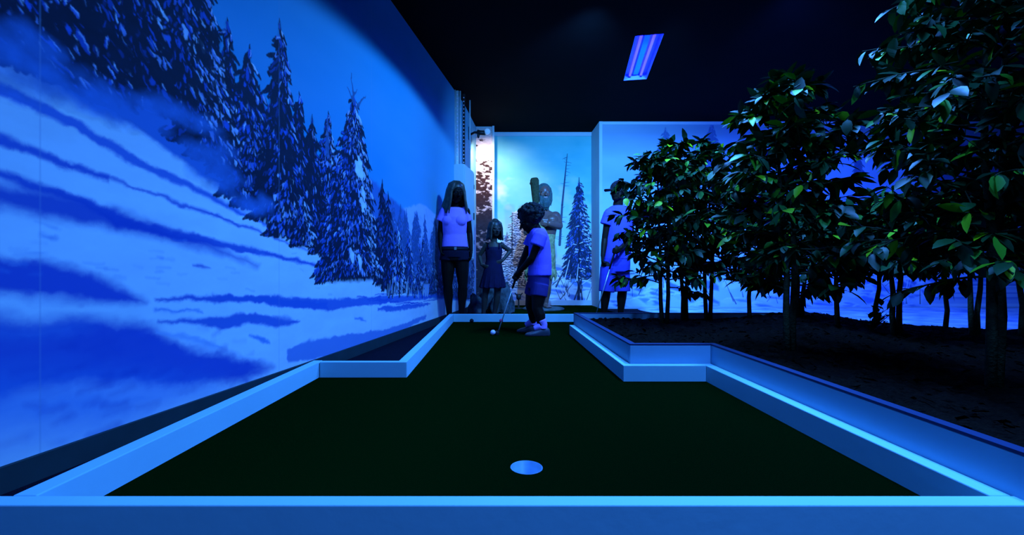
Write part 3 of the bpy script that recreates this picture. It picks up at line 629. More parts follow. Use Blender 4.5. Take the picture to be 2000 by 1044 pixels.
# planter: the raised bed's boards
PH = 0.191
pl = empty('planter', (2.2, 2.4, FLOOR), 'long white boarded planter bed holding mulch and a grove of small trees', 'planter')
x0, x1, y0 = .688 + T + .002, 1.127 + T + .002, 2.45 + T + .002
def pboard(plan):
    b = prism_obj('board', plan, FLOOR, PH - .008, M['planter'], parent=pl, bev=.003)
    prism_obj('top_strip', plan, PH - .0079, PH, M['strip'], parent=b)['label'] = 'dark strip along the top edge of the board'
pboard([(x1, -1.0), (x1 + .035, -1.0), (x1 + .035, y0 + .035), (x1, y0 + .035)])
pboard([(x0, y0), (x1 - .001, y0), (x1 - .001, y0 + .035), (x0, y0 + .035)])
pboard([(x0, y0 + .036), (x0 + .035, y0 + .036), (x0 + .035, 4.28), (x0, 4.28)])
pboard([(x0 + .036, 4.245), (3.0, 4.245), (3.0, 4.28), (x0 + .036, 4.28)])
# mulch
def soil_h(x, y):
    h = .135 + .065 * math.exp(-((x - 2.75) / .45) ** 2 - ((y - 4.1) / .8) ** 2) + .02 * math.sin(3.1 * x + 1.3) * math.sin(2.3 * y)
    h -= max(0, min(1, (x - 2.9) / 1.8)) * .10 * max(0, min(1, (y - 2.4) / 1.6))
    return h
def soil_inside(x, y): return x0 + .037 < x < 6.0 and y < 4.60 and (y > y0 + .037 or x > x1 + .037) and (y < 4.243 or x > 3.0)
def mulch():
    rnd = random.Random(4); nx, ny = 150, 160
    xs = [x0 + .037 + (5.6 - x0 - .037) * (i / nx) ** 1.25 for i in range(nx + 1)]; xs = sorted(xs + [x1 + .037, 3.001]); ys = sorted([-.9 + (4.243 + .9) * j / ny for j in range(ny + 1)] + [y0 + .037, 4.35, 4.45, 4.55])
    bm = bmesh.new(); g = {}
    def V(i, j):
        if (i, j) not in g:
            x, y = xs[i], ys[j]; z = soil_h(x, y) + rnd.uniform(-.010, .012)
            if y > 4.25: z = soil_h(x, y) * (1 - (y - 4.243) / .31) ** .7 + FLOOR * min(1, (y - 4.243) / .31) + .002 if y < 4.54 else FLOOR + .003
            g[i, j] = bm.verts.new((x, y, z))
        return g[i, j]
    for i in range(len(xs) - 1):
        for j in range(len(ys) - 1):
            if soil_inside((xs[i] + xs[i + 1]) / 2, (ys[j] + ys[j + 1]) / 2): bm.faces.new((V(i, j), V(i + 1, j), V(i + 1, j + 1), V(i, j + 1)))
    # loose chips of bark lying on it
    for k in range(1500):
        x, y = rnd.uniform(x0 + .06, 4.0), rnd.uniform(.8, 4.2)
        if not (soil_inside(x, y) and soil_inside(x - .03, y - .03) and soil_inside(x + .03, y + .03)): continue
        L, wd = rnd.uniform(.010, .028), rnd.uniform(.004, .009); ro = Euler((rnd.uniform(-.5, .5), rnd.uniform(-.5, .5), rnd.uniform(0, 6.3))).to_matrix()
        c = Vector((x, y, soil_h(x, y) + .010)); vs = [bm.verts.new(c + ro @ Vector(q)) for q in ((-L, -wd, 0), (L, -wd * .6, 0), (L * .9, wd, .002), (-L * .8, wd * .8, .004))]; bm.faces.new(vs)
    o = link('bark_mulch', bm, M['soil'], None, True, 'stuff'); tag(o, 'dark bark mulch filling the raised planter bed under the trees', 'mulch')
mulch()
# white snow blanket on the floor behind the bed
def blanket():
    bm = bmesh.new(); nx, ny = 90, 40; g = []
    for i in range(nx + 1):
        row = []
        for j in range(ny + 1):
            x = 2.35 + 6.9 * i / nx; y = 4.62 + (7.52 - 4.62) * j / ny; e = min(1, i / 5, j / 5, (ny - j) / 3)
            h = .012 + .020 * e * (1 + math.sin(2.1 * x + 1.7 * y) * math.sin(3.3 * y - .6 * x)) + .010 * e * math.sin(6 * x + 2 * y)
            row.append(bm.verts.new((x + .06 * math.sin(5 * y) * (i == 0), y, FLOOR + max(.004, h))))
        g.append(row)
    for i in range(nx):
        for j in range(ny): bm.faces.new((g[i][j], g[i + 1][j], g[i + 1][j + 1], g[i][j + 1]))
    r = bmesh.ops.extrude_face_region(bm, geom=bm.faces[:])
    for v in r['geom']:
        if isinstance(v, bmesh.types.BMVert): v.co.z = FLOOR + .001
    o = link('snow_blanket', bm, M['snow'], None, True); tag(o, 'white snow blanket spread on the floor between planter and mural', 'blanket')
blanket()

# ------------------------------------------------------------------ fittings
def blacklight(center, ang, L, W, label):
    t = empty('ceiling_light', center, label, 'ceiling light', rz=ang)
    R = Matrix.Rotation(ang, 4, 'Z'); C = Vector(center)
    def put(name, bm, m, par=t, smooth=False):
        bm.transform(Matrix.Translation(C) @ R); return link(name, bm, m, par, smooth)
    bm = bmesh.new()   # open tray hung under the ceiling, its mouth downwards
    add_box(bm, (-W / 2, -L / 2, -.006), (W / 2, L / 2, 0))
    for s in (-1, 1): add_box(bm, (s * W / 2 - (.004 if s > 0 else 0), -L / 2, -.075), (s * W / 2 + (.004 if s < 0 else 0), L / 2, -.0055))
    h = put('housing', bm, M['fix'])
    bm = bmesh.new(); add_box(bm, (-W / 2 + .004, -L / 2, -.075), (W / 2 - .004, -L / 2 + .004, -.006)); put('end_cap', bm, M['fix'])
    bm = bmesh.new(); add_box(bm, (-W / 2 + .004, L / 2 - .004, -.075), (W / 2 - .004, L / 2, -.006)); put('end_cap', bm, M['fix'])
    bm = bmesh.new(); add_prism(bm, [(-.030, -L / 2 + .05), (.030, -L / 2 + .05), (.030, L / 2 - .05), (-.030, L / 2 - .05)], -.030, -.006, .006); put('ballast_cover', bm, M['ridge'])
    for s in (-1, 1):
        bm = bmesh.new(); add_tube(bm, [(s * .068, -L / 2 + .045, -.030), (s * .068, L / 2 - .045, -.030)], .015, 14); tb = put('tube', bm, M['tube'], t, True)
        for e in (-1, 1):
            bm = bmesh.new(); add_box(bm, (s * .068 - .012, e * (L / 2 - .035) - .010, -.050), (s * .068 + .012, e * (L / 2 - .035) + .010, -.006), .002); put('tube_holder', bm, M['dark'], tb)
    return t
blacklight(FC + Vector((0, 0, .078)), FA, FL - .004, FW - .004, label='violet two-tube blacklight fitting on the black ceiling')

# electrical panel with its conduits on the left wall
Ya, Yb = 6.19, 6.72
def wall_box(bm, ya, yb, o0, o1, z0, z1, bev=0.0): add_prism(bm, [lwp(ya, o0)[:2], lwp(yb, o0)[:2], lwp(yb, o1)[:2], lwp(ya, o1)[:2]], z0, z1, bev)
ep = empty('electrical_panel', lwp(6.45, .004, .72), 'pale grey steel electrical panel on the left wall behind the woman', 'electrical panel')
bm = bmesh.new(); wall_box(bm, Ya, Yb, .005, .150, .72, 2.0, .004); link('cabinet', bm, M['steel'], ep)
bm = bmesh.new(); wall_box(bm, Ya + .015, Yb - .015, .1505, .162, .74, 1.97, .002); dr = link('door', bm, M['steel'], ep)
bm = bmesh.new(); wall_box(bm, Yb - .06, Yb - .03, .162, .172, 1.30, 1.40, .002); link('latch', bm, M['dark'], dr)
for zz in (.95, 1.75):
    bm = bmesh.new(); wall_box(bm, Yb - .028, Yb - .008, .150, .166, zz, zz + .06, .002); link('hinge', bm, M['dark'], dr)
def channel(Yc, off, wd, dp, mm, hole, label, name='strut_channel'):
    t = empty(name, lwp(Yc, .01, 2.003), label, 'conduit', 'conduits above the electrical panel')
    bm = bmesh.new(); c = lwp(Yc, off); ax = Vector((1, 0, 0))
    add_box(bm, (c.x - wd / 2, c.y, 2.003), (c.x + wd / 2, c.y + dp, CEIL - .004), .002); ch = link('channel', bm, M[mm], t)
    n = 18
    for k in range(n):
        z = 2.06 + (CEIL - 2.12) * k / (n - 1); bm = bmesh.new()
        bmesh.ops.create_cone(bm, cap_ends=True, segments=10, radius1=wd * .24, radius2=wd * .24, depth=.004, matrix=Matrix.Translation((c.x, c.y - .001, z)) @ Matrix.Rotation(PI / 2, 4, 'X')); link('slot', bm, M[hole], t)
channel(6.24, .038, .038, .030, 'zinc', 'white', 'pale strut channel with a row of slots, nearest the mural')
channel(6.36, .098, .034, .030, 'dark', 'white', 'dark strut channel with bright slots rising from the electrical panel')
for Yc, off, r_, lb in ((6.22, .012, .010, 'thin pale conduit pipe against the mural above the electrical panel'), (6.27, .070, .012, 'pale round conduit pipe between the two strut channels'), (6.62, .12, .010, 'thin pale conduit pipe behind the dark strut channel')):
    bm = bmesh.new(); c = lwp(Yc, off); add_tube(bm, [(c.x, c.y, 2.002), (c.x, c.y, CEIL - .003)], r_, 12)
    for z in (2.3, 2.75): add_tube(bm, [(c.x, c.y, z), (c.x, c.y, z + .03)], r_ * 1.35, 12)
    o = link('conduit_pipe', bm, M['zinc'], None, True); base_origin(o, (c.x, c.y, 2.002)); tag(o, lb, 'conduit', 'conduits above the electrical panel')
# reflector lamp on a bracket
lampY = 7.13; wp = lwp(lampY, .0, 2.66)
lm = empty('spot_lamp', wp, 'black bracket spot lamp with a glass reflector bulb, high on the left wall', 'spot lamp')
bm = bmesh.new(); wall_box(bm, lampY - .045, lampY + .045, .004, .030, 2.58, 2.78, .006); link('wall_plate', bm, M['dark'], lm)
bm = bmesh.new(); add_tube(bm, [lwp(lampY, .03, 2.67), lwp(lampY - .03, .10, 2.69), lwp(lampY - .07, .165, 2.67)], [.018, .018, .022], 12); link('arm', bm, M['dark'], lm, True)
B = Vector(BULB); bd = Vector((0.10, .55, -.80)).normalized(); s0 = lwp(lampY - .07, .165, 2.67)
bm = bmesh.new(); add_tube(bm, [s0 + Vector((-.02, 0, .02)), s0 + Vector((.02, 0, 0)), B - Vector((.02, .01, 0))], [.030, .036, .036], 14); add_sphere(bm, s0 + Vector((0, 0, -.04)), (.022, .022, .045), 10, 8); link('socket', bm, M['dark'], lm, True)
bm = bmesh.new(); add_sphere(bm, B + Vector((.012, -.02, .02)), (.046, .040, .046), 18, 12); bl = link('bulb', bm, M['bulb'], lm, True); bl['label'] = 'clear glass reflector bulb'

# ------------------------------------------------------------------ balls, rocks, small things
def ball(c, r, m, label):
    bm = bmesh.new(); bmesh.ops.create_icosphere(bm, subdivisions=4, radius=r, matrix=Matrix.Translation(c)); o = link('golf_ball', bm, m, None, True)
    base_origin(o, c); return tag(o, label, 'golf ball', 'golf balls on the green')
ball((-.010, 4.16, .0235), .0235, M['white'], 'white golf ball in front of the boy\'s putter head')
ball((-.248, 5.10, .0225), .0225, M['rubber'], 'dark golf ball lying before the far end board')
ball((.080, 5.12, .0215), .0215, M['red'], 'pink golf ball lying before the far end board')
def rock(c, rad, seed, label):
    r = random.Random(seed); bm = bmesh.new(); bmesh.ops.create_icosphere(bm, subdivisions=4, radius=1)
    from mathutils import noise
    for v in bm.verts:
        d = v.co.normalized(); n = noise.fractal(d * 1.3 + Vector((seed, 0, 0)), 0.9, 2.2, 5); f = noise.cell(d * 2.1 + Vector((0, seed, 0)))
        k = 1 + .30 * n + .06 * f; v.co = Vector((d.x * rad[0], d.y * rad[1], max(-.35, d.z) * rad[2])) * k
    z0 = min(v.co.z for v in bm.verts)
    for v in bm.verts: v.co += Vector((c[0], c[1], FLOOR + .013 - z0))
    o = link('rock', bm, M['rock'], None, True); base_origin(o, (c[0], c[1], FLOOR + .013)); tag(o, label, 'rock', 'rocks at the foot of the murals')
rock((-.05, 7.05, 0), (.20, .18, .36), 2, 'tall grey rock behind the girl\'s right side')
rock((.12, 6.6, 0), (.15, .15, .30), 5, 'pointed grey rock at the girl\'s left leg')
rock((-.27, 6.55, 0), (.10, .10, .20), 9, 'small dark rock between the woman and the girl')
# low stake light on the turf behind the boy
Yk = 7.45; k = at(1013, 598, Yk); k.z = FLOOR + .012
sl = empty('stake_light', k, 'small black stake light on the turf behind the boy', 'garden light')
bm = bmesh.new(); add_lathe(bm, k, [(0, 0), (.075, 0), (.070, .012), (.014, .018), (.012, .15), (0, .15)], 16); link('stake', bm, M['dark'], sl, True)
bm = bmesh.new(); add_lathe(bm, k + Vector((0, 0, .1505)), [(0, 0), (.030, 0), (.040, .02), (.042, .085), (.030, .085), (.028, .03), (0, .03)], 16); link('lamp_head', bm, M['dark'], sl, True)
for s in (-1, 1):
    bm = bmesh.new(); add_tube(bm, [k + Vector((s * .038, 0, .225)), k + Vector((s * .055, 0, .245)), k + Vector((s * .062, 0, .255))], .009, 8); link('wing_screw', bm, M['dark'], sl, True)

# ------------------------------------------------------------------ trees
def leaf_material():
    m = bpy.data.materials.new('ficus leaf'); m.use_nodes = True; N, L = m.node_tree.nodes, m.node_tree.links; b = N['Principled BSDF']
    g = N.new('ShaderNodeNewGeometry'); r = N.new('ShaderNodeValToRGB'); e = r.color_ramp.elements
    e[0].position = 0; e[0].color = (0.003, 0.018, 0.005, 1); e[1].position = 1; e[1].color = (0.34, 0.56, 0.004, 1)
    for p, c in ((.55, (0.007, 0.040, 0.011, 1)), (.80, (0.014, 0.085, 0.018, 1)), (.92, (0.06, 0.26, 0.008, 1))): x = e.new(p); x.color = c
    L.new(g.outputs['Random Per Island'], r.inputs['Fac']); L.new(r.outputs['Color'], b.inputs['Base Color'])
    b.inputs['Roughness'].default_value = 0.45; b.inputs['Specular IOR Level'].default_value = 0.22
    return m
M['leaf'] = leaf_material()
def add_leaf(bm, p, d, up, L, W, r):
    d = d.normalized(); s = d.cross(up); s = s.normalized() if s.length > 1e-4 else Vector((1, 0, 0)); n = s.cross(d); fold = r.uniform(.1, .35); drp = r.uniform(.05, .35)
    prof = ((0, 0), (.22, .72), (.5, 1.0), (.78, .62), (1, 0)); mid, lf, rt = [], [], []
    for t, wd in prof:
        q = p + d * (L * t) - n * (drp * L * t * t); mid.append(bm.verts.new(q))
        if wd: lf.append(bm.verts.new(q + s * (W * wd) + n * (fold * W * wd))); rt.append(bm.verts.new(q - s * (W * wd) + n * (fold * W * wd)))
    for side, fl in ((lf, False), (rt, True)):
        qs = [(mid[0], mid[1], side[0]), (mid[1], mid[2], side[1], side[0]), (mid[2], mid[3], side[2], side[1]), (mid[3], mid[4], side[2])]
        for q in qs: bm.faces.new(q if fl else q[::-1])
def ficus(px, Y, height, rad, low, nleaf, seed, label, base_py=None, stems=2, lean=(0, 0), leafL=.105, zc=None, group='small trees in the planter', x=None):
    r = random.Random(seed); x = (px - VX) * Y / FPX if x is None else x; z0 = soil_h(x, Y) - .02
    t = empty('ficus_tree', (x, Y, z0), label, 'tree', group)
    top = height; hz0 = low
    stem_pts = []
    for k in range(stems):
        a = 2 * PI * k / stems + r.uniform(0, .6) + (0.0 if stems > 1 else 1); o = .022 * (stems > 1)
        bx, by = x + o * math.cos(a), Y + o * math.sin(a); h = top - r.uniform(.05, .25) * (top - low)
        pts = [Vector((bx, by, z0))]
        for q in range(1, 7):
            f = q / 6; pts.append(Vector((bx + lean[0] * f * f + r.uniform(-.012, .012) + .05 * f * math.cos(a), by + lean[1] * f * f + r.uniform(-.012, .012) + .05 * f * math.sin(a), z0 + (h - z0) * f)))
        bm = bmesh.new(); add_tube(bm, pts, [.019, .017, .015, .012, .010, .007, .004], 9); link('stem', bm, M['bark'], t, True); stem_pts.append(pts)
    def on_stem(pts, z):
        for a, b in zip(pts, pts[1:]):
            if a.z <= z <= b.z: return a.lerp(b, (z - a.z) / (b.z - a.z))
        return pts[-1].copy()
    bb, bl = bmesh.new(), bmesh.new(); nb = max(14, nleaf // 26); per = nleaf / nb
    for k in range(nb):
        f = (k + r.random()) / nb; z = low + .04 + (top - low - .02) * f ** .92
        prof = math.sin(PI * min(1, .20 + .80 * f ** .85)) ** .55 * (1 - max(0, f - .78) * 2.6)
        az = k * 2.399 + r.uniform(-.4, .4); L = rad * prof * r.uniform(.72, 1.12) + .03; pt = stem_pts[k % stems]
        p0 = on_stem(pt, min(max(z - .22 * rad, z0 + .25), pt[-1].z - .01)); el = r.uniform(-.05, .45) + .7 * max(0, f - .75)
        d = Vector((math.cos(az) * math.cos(el), math.sin(az) * math.cos(el), math.sin(el))); sag = r.uniform(.05, .30)
        P = [p0 + d * (L * q / 4) - Vector((0, 0, sag * L * (q / 4) ** 2)) for q in range(5)]
        add_tube(bb, P, [.006, .005, .004, .003, .0018], 5)
        twigs = [P]
        for tw in range(3):
            i = r.choice((1, 2, 3)); dd = (d + Vector((r.uniform(-1, 1), r.uniform(-1, 1), r.uniform(-.3, .6))) * .9).normalized(); l2 = L * r.uniform(.25, .5)
            Q = [P[i] + dd * (l2 * q / 3) - Vector((0, 0, .12 * l2 * (q / 3) ** 2)) for q in range(4)]; add_tube(bb, Q, [.0035, .003, .0022, .0015], 4); twigs.append(Q)
        m = int(per / len(twigs)) + 1
        for Q in twigs:
            for j in range(m):
                g = (.25 + .75 * (j + r.random()) / m) * (len(Q) - 1); i = min(int(g), len(Q) - 2); pp = Q[i].lerp(Q[i + 1], g - i); td = (Q[i + 1] - Q[i]).normalized()
                sd = Vector((r.gauss(0, 1), r.gauss(0, 1), r.gauss(-.25, .6))).normalized(); ld = (td * .75 + sd * .8 + Vector((0, 0, -.22))).normalized()
                add_leaf(bl, pp, ld, Vector((r.gauss(0, .35), r.gauss(0, .35), 1)), leafL * r.uniform(.7, 1.2), leafL * .23 * r.uniform(.8, 1.15), r)
    link('branches', bb, M['bark'], t, True); o = link('foliage', bl, M['leaf'], t, True)
    return t
TREES = [
 # px, Y, height, radius, crown foot, leaves, label, stems, lean
 (1298, 3.95, 1.80, .40, .48, 1700, 'small tree beside the man in the cap, first in the grove', 2, (0, 0)),
 (1336, 4.16, 1.62, .34, .62, 1000, 'small tree with thin paired stems behind the one next to the man', 2, (.02, 0)),
 (1384, 4.10, 1.78, .34, .58, 1100, 'small tree with slit double trunk, third trunk from the man in the cap', 2, (0, 0)),
 (1464, 4.12, 1.62, .34, .55, 1100, 'small tree with a single straight trunk, just left of the central tree', 1, (.02, 0)),
 (1543, 2.60, 1.78, .34, .48, 2000, 'central tree with a tall leafy tip rising above the mural', 2, (-.03, 0)),
 (1562, 3.95, 1.26, .32, .62, 1100, 'small tree on the mulch mound right behind the central tree', 2, (0, 0)),
 (1636, 3.50, 1.16, .36, .55, 1100, 'low round tree on the right of the central tree', 1, (.02, 0)),
 (1712, 3.75, 1.15, .34, .60, 1100, 'low tree with a leaning trunk beside a loose leaf sprig', 1, (.07, 0)),
 (1752, 3.10, 1.14, .36, .60, 1000, 'low tree with slim trunk between central tree and the big near tree', 2, (.01, 0)),
 (1846, 3.90, 1.28, .35, .60, 1000, 'small tree with straight dark trunk left behind the big near tree', 1, (0, 0)),
 (1905, 3.40, 1.28, .33, .60, 1000, 'small tree with forked trunk close behind the big near tree', 2, (.02, 0)),
 (1941, 1.87, 2.20, .43, .60, 3800, 'big near tree with two thick stems, its top beyond the picture', 2, (.02, 0)),
 (1995, 3.35, 1.60, .40, .60, 1000, 'small tree at the right edge, behind the big near tree', 1, (0, 0)),
]
for i, (px, Y, h, rd, lo, n, lb, st, ln) in enumerate(TREES):
    ficus(px, Y, h, rd, lo, n, 50 + i, lb, stems=st, lean=ln, leafL=.088 if Y < 2 else .100)
# loose sprig standing in the mulch
r = random.Random(77); sx, sY = (1700 - VX) * 3.3 / FPX, 3.3; sz = soil_h(sx, sY) - .01
sp = empty('leaf_sprig', (sx, sY, sz), 'short sprig of a few leaves stuck in the mulch between trunks', 'sprig')
bb, bl = bmesh.new(), bmesh.new()
for k in range(5):
    d = Vector((r.uniform(-.6, .7), r.uniform(-.4, .2), r.uniform(.5, 1.1))).normalized(); L = r.uniform(.10, .24); P = [Vector((sx, sY, sz)) + d * (L * q / 4) - Vector((0, 0, .10 * L * (q / 4) ** 2)) for q in range(5)]
    add_tube(bb, P, [.004, .0035, .003, .0025, .0015], 5)
    for j in range(6): add_leaf(bl, P[1 + j % 4], (d + Vector((r.uniform(-1, 1), r.uniform(-1, 1), r.uniform(-.7, .3)))).normalized(), Vector((0, 0, 1)), r.uniform(.06, .085), .019, r)
link('stem', bb, M['bark'], sp, True); link('foliage', bl, M['leaf'], sp, True)

# ------------------------------------------------------------------ people
def basis(yaw, pitch=0.0, roll=0.0):
    """face axes: yaw 0 faces the viewer (-Y), positive yaw turns the face to the picture's right; pitch > 0 looks down"""
    return Euler((0, 0, yaw)).to_matrix() @ Euler((-pitch * -1, 0, 0)).to_matrix() @ Euler((0, roll, 0)).to_matrix()
def head_shape(bm, c, s, R, neck=None, nose=1.0, jaw=1.0, nr=.052):
    """head about its skull centre c; s = head height (chin to crown); local axes x = its left-right, -y = forward, z = up"""
    P = lambda x, y, z: Vector(c) + R @ (Vector((x, y, z)) * s)
    add_sphere(bm, P(0, .05, .10), (.335 * s, .40 * s, .385 * s), 20, 14, R)                 # skull
    add_sphere(bm, P(0, -.11, -.10), (.270 * s, .270 * s, .34 * s), 18, 12, R)               # face
    add_sphere(bm, P(0, -.17, -.33), (.165 * s * jaw, .165 * s, .135 * s), 14, 10, R)         # chin
    for q in (-1, 1):
        add_sphere(bm, P(q * .165, -.07, -.26), (.10 * s, .19 * s, .13 * s), 10, 8, R)       # jaw corners
        add_sphere(bm, P(q * .165, -.255, -.075), (.095 * s, .085 * s, .085 * s), 10, 8, R)    # cheeks
        add_sphere(bm, P(q * .345, .03, -.03), (.035 * s, .075 * s, .125 * s), 10, 8, R)       # ears
        add_sphere(bm, P(q * .13, -.315, .085), (.12 * s, .060 * s, .034 * s), 10, 8, R)        # brow
    add_capsule(bm, P(0, -.35, .05), P(0, -.43 - .03 * nose, -.095), .030 * s, .052 * s * nose, 10)   # nose
    for q in (-1, 1): add_sphere(bm, P(q * .052, -.40, -.105), (.036 * s, .04 * s, .032 * s), 8, 6, R)
    add_sphere(bm, P(0, -.345, -.195), (.105 * s, .055 * s, .030 * s), 10, 8, R)                # upper lip
    add_sphere(bm, P(0, -.335, -.245), (.085 * s, .055 * s, .032 * s), 10, 8, R)                # lower lip
    if neck is not None: add_capsule(bm, P(0, .08, -.22), neck, nr, nr * 1.12, 14)
def eyes(c, s, R, parent, m=None):
    P = lambda x, y, z: Vector(c) + R @ (Vector((x, y, z)) * s)
    for q in (-1, 1):
        bm = bmesh.new(); add_sphere(bm, P(q * .125, -.318, .022), (.058 * s, .045 * s, .038 * s), 12, 8, R); e = link('eye', bm, m or M['eye'], parent, True)
        bm = bmesh.new(); add_sphere(bm, P(q * .125, -.352, .022), (.026 * s, .014 * s, .026 * s), 10, 8, R); link('iris', bm, M['rubber'], e, True)
def hair_long(bm, P, S, length, face=.95, flare=.12, seed=1, n=64, tip=.25, front=None):
    """strands falling from the crown all round the head but for the face; face = half angle left open"""
    r = random.Random(seed)
    for k in range(n):
        a = face + (2 * PI - 2 * face) * (k + r.uniform(.1, .9)) / n     # 0 looks forward
        sx, sy = math.sin(a), -math.cos(a); edge = min(a, 2 * PI - a) - face; L = length * (1 - tip * r.random() * .5)
        R0, R1 = .37, .41; fl = flare * (1 + .3 * r.random())
        fwd = -.16 * max(0, 1 - edge / .5)      # the front locks hang over the chest
        pts = [P(sx * .10, .05 + sy * .10, .50), P(sx * R0 * .85, .06 + sy * R0 * .9, .36), P(sx * R1, .06 + sy * R1 * 1.05, .05), P(sx * (R1 + fl * .4), .05 + sy * (R1 + fl * .3) + fwd * .6, -.35), P(sx * (R1 + fl), .05 + sy * (R1 + fl * .5) + fwd, -.35 - (L - .35) * .6), P(sx * (R1 + fl * 1.1), .05 + sy * (R1 + fl * .5) + fwd * 1.2, -L)]
        w = .060 * S * r.uniform(.8, 1.2); add_tube(bm, pts, [w, w * 1.1, w * 1.1, w, w * .9, w * .35], 7)
def limb(bm, pts, rads):
    for a, b, ra, rb in zip(pts, pts[1:], rads, rads[1:]): add_capsule(bm, a, b, ra, rb, 14)
def hand(bm, wrist, d, palm_n, s=1.0, side=1, curl=.35, thumb=.5):
    """a hand grown from the wrist: d = where the knuckles lie, palm_n = the way the palm faces; curl bends the fingers towards the palm"""
    wrist, d, n = Vector(wrist), Vector(d).normalized(), Vector(palm_n); n = (n - d * n.dot(d)).normalized(); x = d.cross(n) * side
    add_capsule(bm, wrist - d * .02 * s, wrist + d * .03 * s, .021 * s, .023 * s, 10)
    R = Matrix((x, d, n)).transposed()
    add_sphere(bm, wrist + d * .052 * s, (.038 * s, .047 * s, .017 * s), 14, 10, R)
    for k, (off, L) in enumerate(((-.029, .062), (-.010, .074), (.009, .069), (.026, .053))):
        p = wrist + d * (.088 - .004 * abs(k - 1)) * s + x * off * s; ang = 0; fd = (d + x * off * 2.0).normalized(); r0 = .0092 * s; pts = [p - d * .02 * s, p]; c = curl * (1 + .12 * k)
        for seg in (.42, .32, .26):
            ang += c; v = fd * math.cos(ang) + n * math.sin(ang); p = p + v * (L * seg * s); pts.append(p)
        limb(bm, pts, [r0 * 1.1, r0 * 1.05, r0, r0 * .92, r0 * .8])
    p = wrist + d * .030 * s - x * .030 * s; v = (d * .75 - x * (.9 - thumb * .5) + n * (.3 + thumb)).normalized()
    q = p + v * .034 * s; v2 = (d * 1.0 - x * .15 + n * (.3 + thumb * 1.2)).normalized(); limb(bm, [wrist + d * .02 * s - x * .012 * s, p, q, q + v2 * .030 * s], [.015 * s, .0135 * s, .0105 * s, .0085 * s])
def foot_shape(bm, ankle, toe_dir, floor, L=.25, wd=.042, h=.085):
    """one foot or shoe: flat sole, rounded heel, rising instep, running from behind the ankle to the toe"""
    a = Vector(ankle); t = Vector((toe_dir[0], toe_dir[1], 0)).normalized(); w = Vector((-t.y, t.x, 0)); heel = Vector((a.x, a.y, 0)) - t * (.26 * L); rings = []
    for f, ww, hh in ((0, .35, .45), (.03, .66, .80), (.10, .82, .98), (.25, .84, 1.0), (.40, .84, .86), (.55, .94, .66), (.70, 1.04, .52), (.84, .98, .42), (.93, .78, .34), (.98, .48, .26), (1.0, .20, .18)):
        c = heel + t * (L * f); ring = []
        for k in range(14):
            q = 2 * PI * k / 14; x, z = math.cos(q), math.sin(q); zz = (.5 + .5 * z) if z > -.35 else .5 + .5 * -.97
            ring.append(bm.verts.new(Vector((c.x, c.y, floor)) + w * (math.copysign(abs(x) ** .8, x) * wd * ww) + Vector((0, 0, max(.0, zz - .015) * h * hh))))
        rings.append(ring)
    for p, q in zip(rings, rings[1:]):
        for k in range(14): bm.faces.new((p[k], p[(k + 1) % 14], q[(k + 1) % 14], q[k]))
    bm.faces.new(rings[0][::-1]); bm.faces.new(rings[-1])
    add_capsule(bm, (a.x, a.y, floor + h * .62), a, wd * .74, wd * .72, 12)
def shoes(name, bm_list, m, parent, floor):
    for bm in bm_list: fused(name, bm, m, parent, .006, 3)
def clipz(bm, z, keep_below=False):
    bmesh.ops.bisect_plane(bm, geom=bm.verts[:] + bm.edges[:] + bm.faces[:], plane_co=(0, 0, z), plane_no=(0, 0, 1), clear_outer=keep_below, clear_inner=not keep_below)
    es = [e for e in bm.edges if e.is_boundary]
    if es: bmesh.ops.holes_fill(bm, edges=es)
def CJ(Y0):
    """joint placer for one figure: close-up coordinates (2.9 x photo pixels from 820, 320) plus a depth offset"""
    return lambda cx, cy, d=0.0: at(820 + cx / 2.9, 320 + cy / 2.9, Y0 + d)
def J2(Y0):
    """same, but sideways placing taken at Y0 so that depth offsets only push straight back"""
    def f(cx, cy, d=0.0):
        p = at(820 + cx / 2.9, 320 + cy / 2.9, Y0); return Vector((p.x, p.y + d, p.z))
    return f
def putter(name, grip, toe, label, grip_len=.25, head_dir=(1, 0, 0), shaft_r=.0055):
    grip, toe = Vector(grip), Vector(toe); t = empty(name, toe, label, 'putter'); u = (grip - toe).normalized()
    bm = bmesh.new(); add_tube(bm, [toe + u * .03, grip - u * (grip_len * .9)], shaft_r, 10); link('shaft', bm, M['chrome'], t, True)
    bm = bmesh.new(); add_tube(bm, [grip - u * grip_len, grip - u * grip_len * .5, grip], [.0095, .012, .0135], 12); link('grip', bm, M['rubber'], t, True)
    hd = Vector(head_dir).normalized(); sd = Vector((-hd.y, hd.x, 0)); bm = bmesh.new()
    pts = [toe + hd * a + sd * b for a, b in ((-.012, -.055), (.014, -.055), (.018, -.03), (.018, .03), (.014, .055), (-.012, .055))]
    add_prism(bm, [p[:2] for p in pts], toe.z - .004, toe.z + .022, .003); add_tube(bm, [toe + Vector((0, 0, .015)), toe + u * .035], .008, 10); link('club_head', bm, M['dark'], t)
    return t

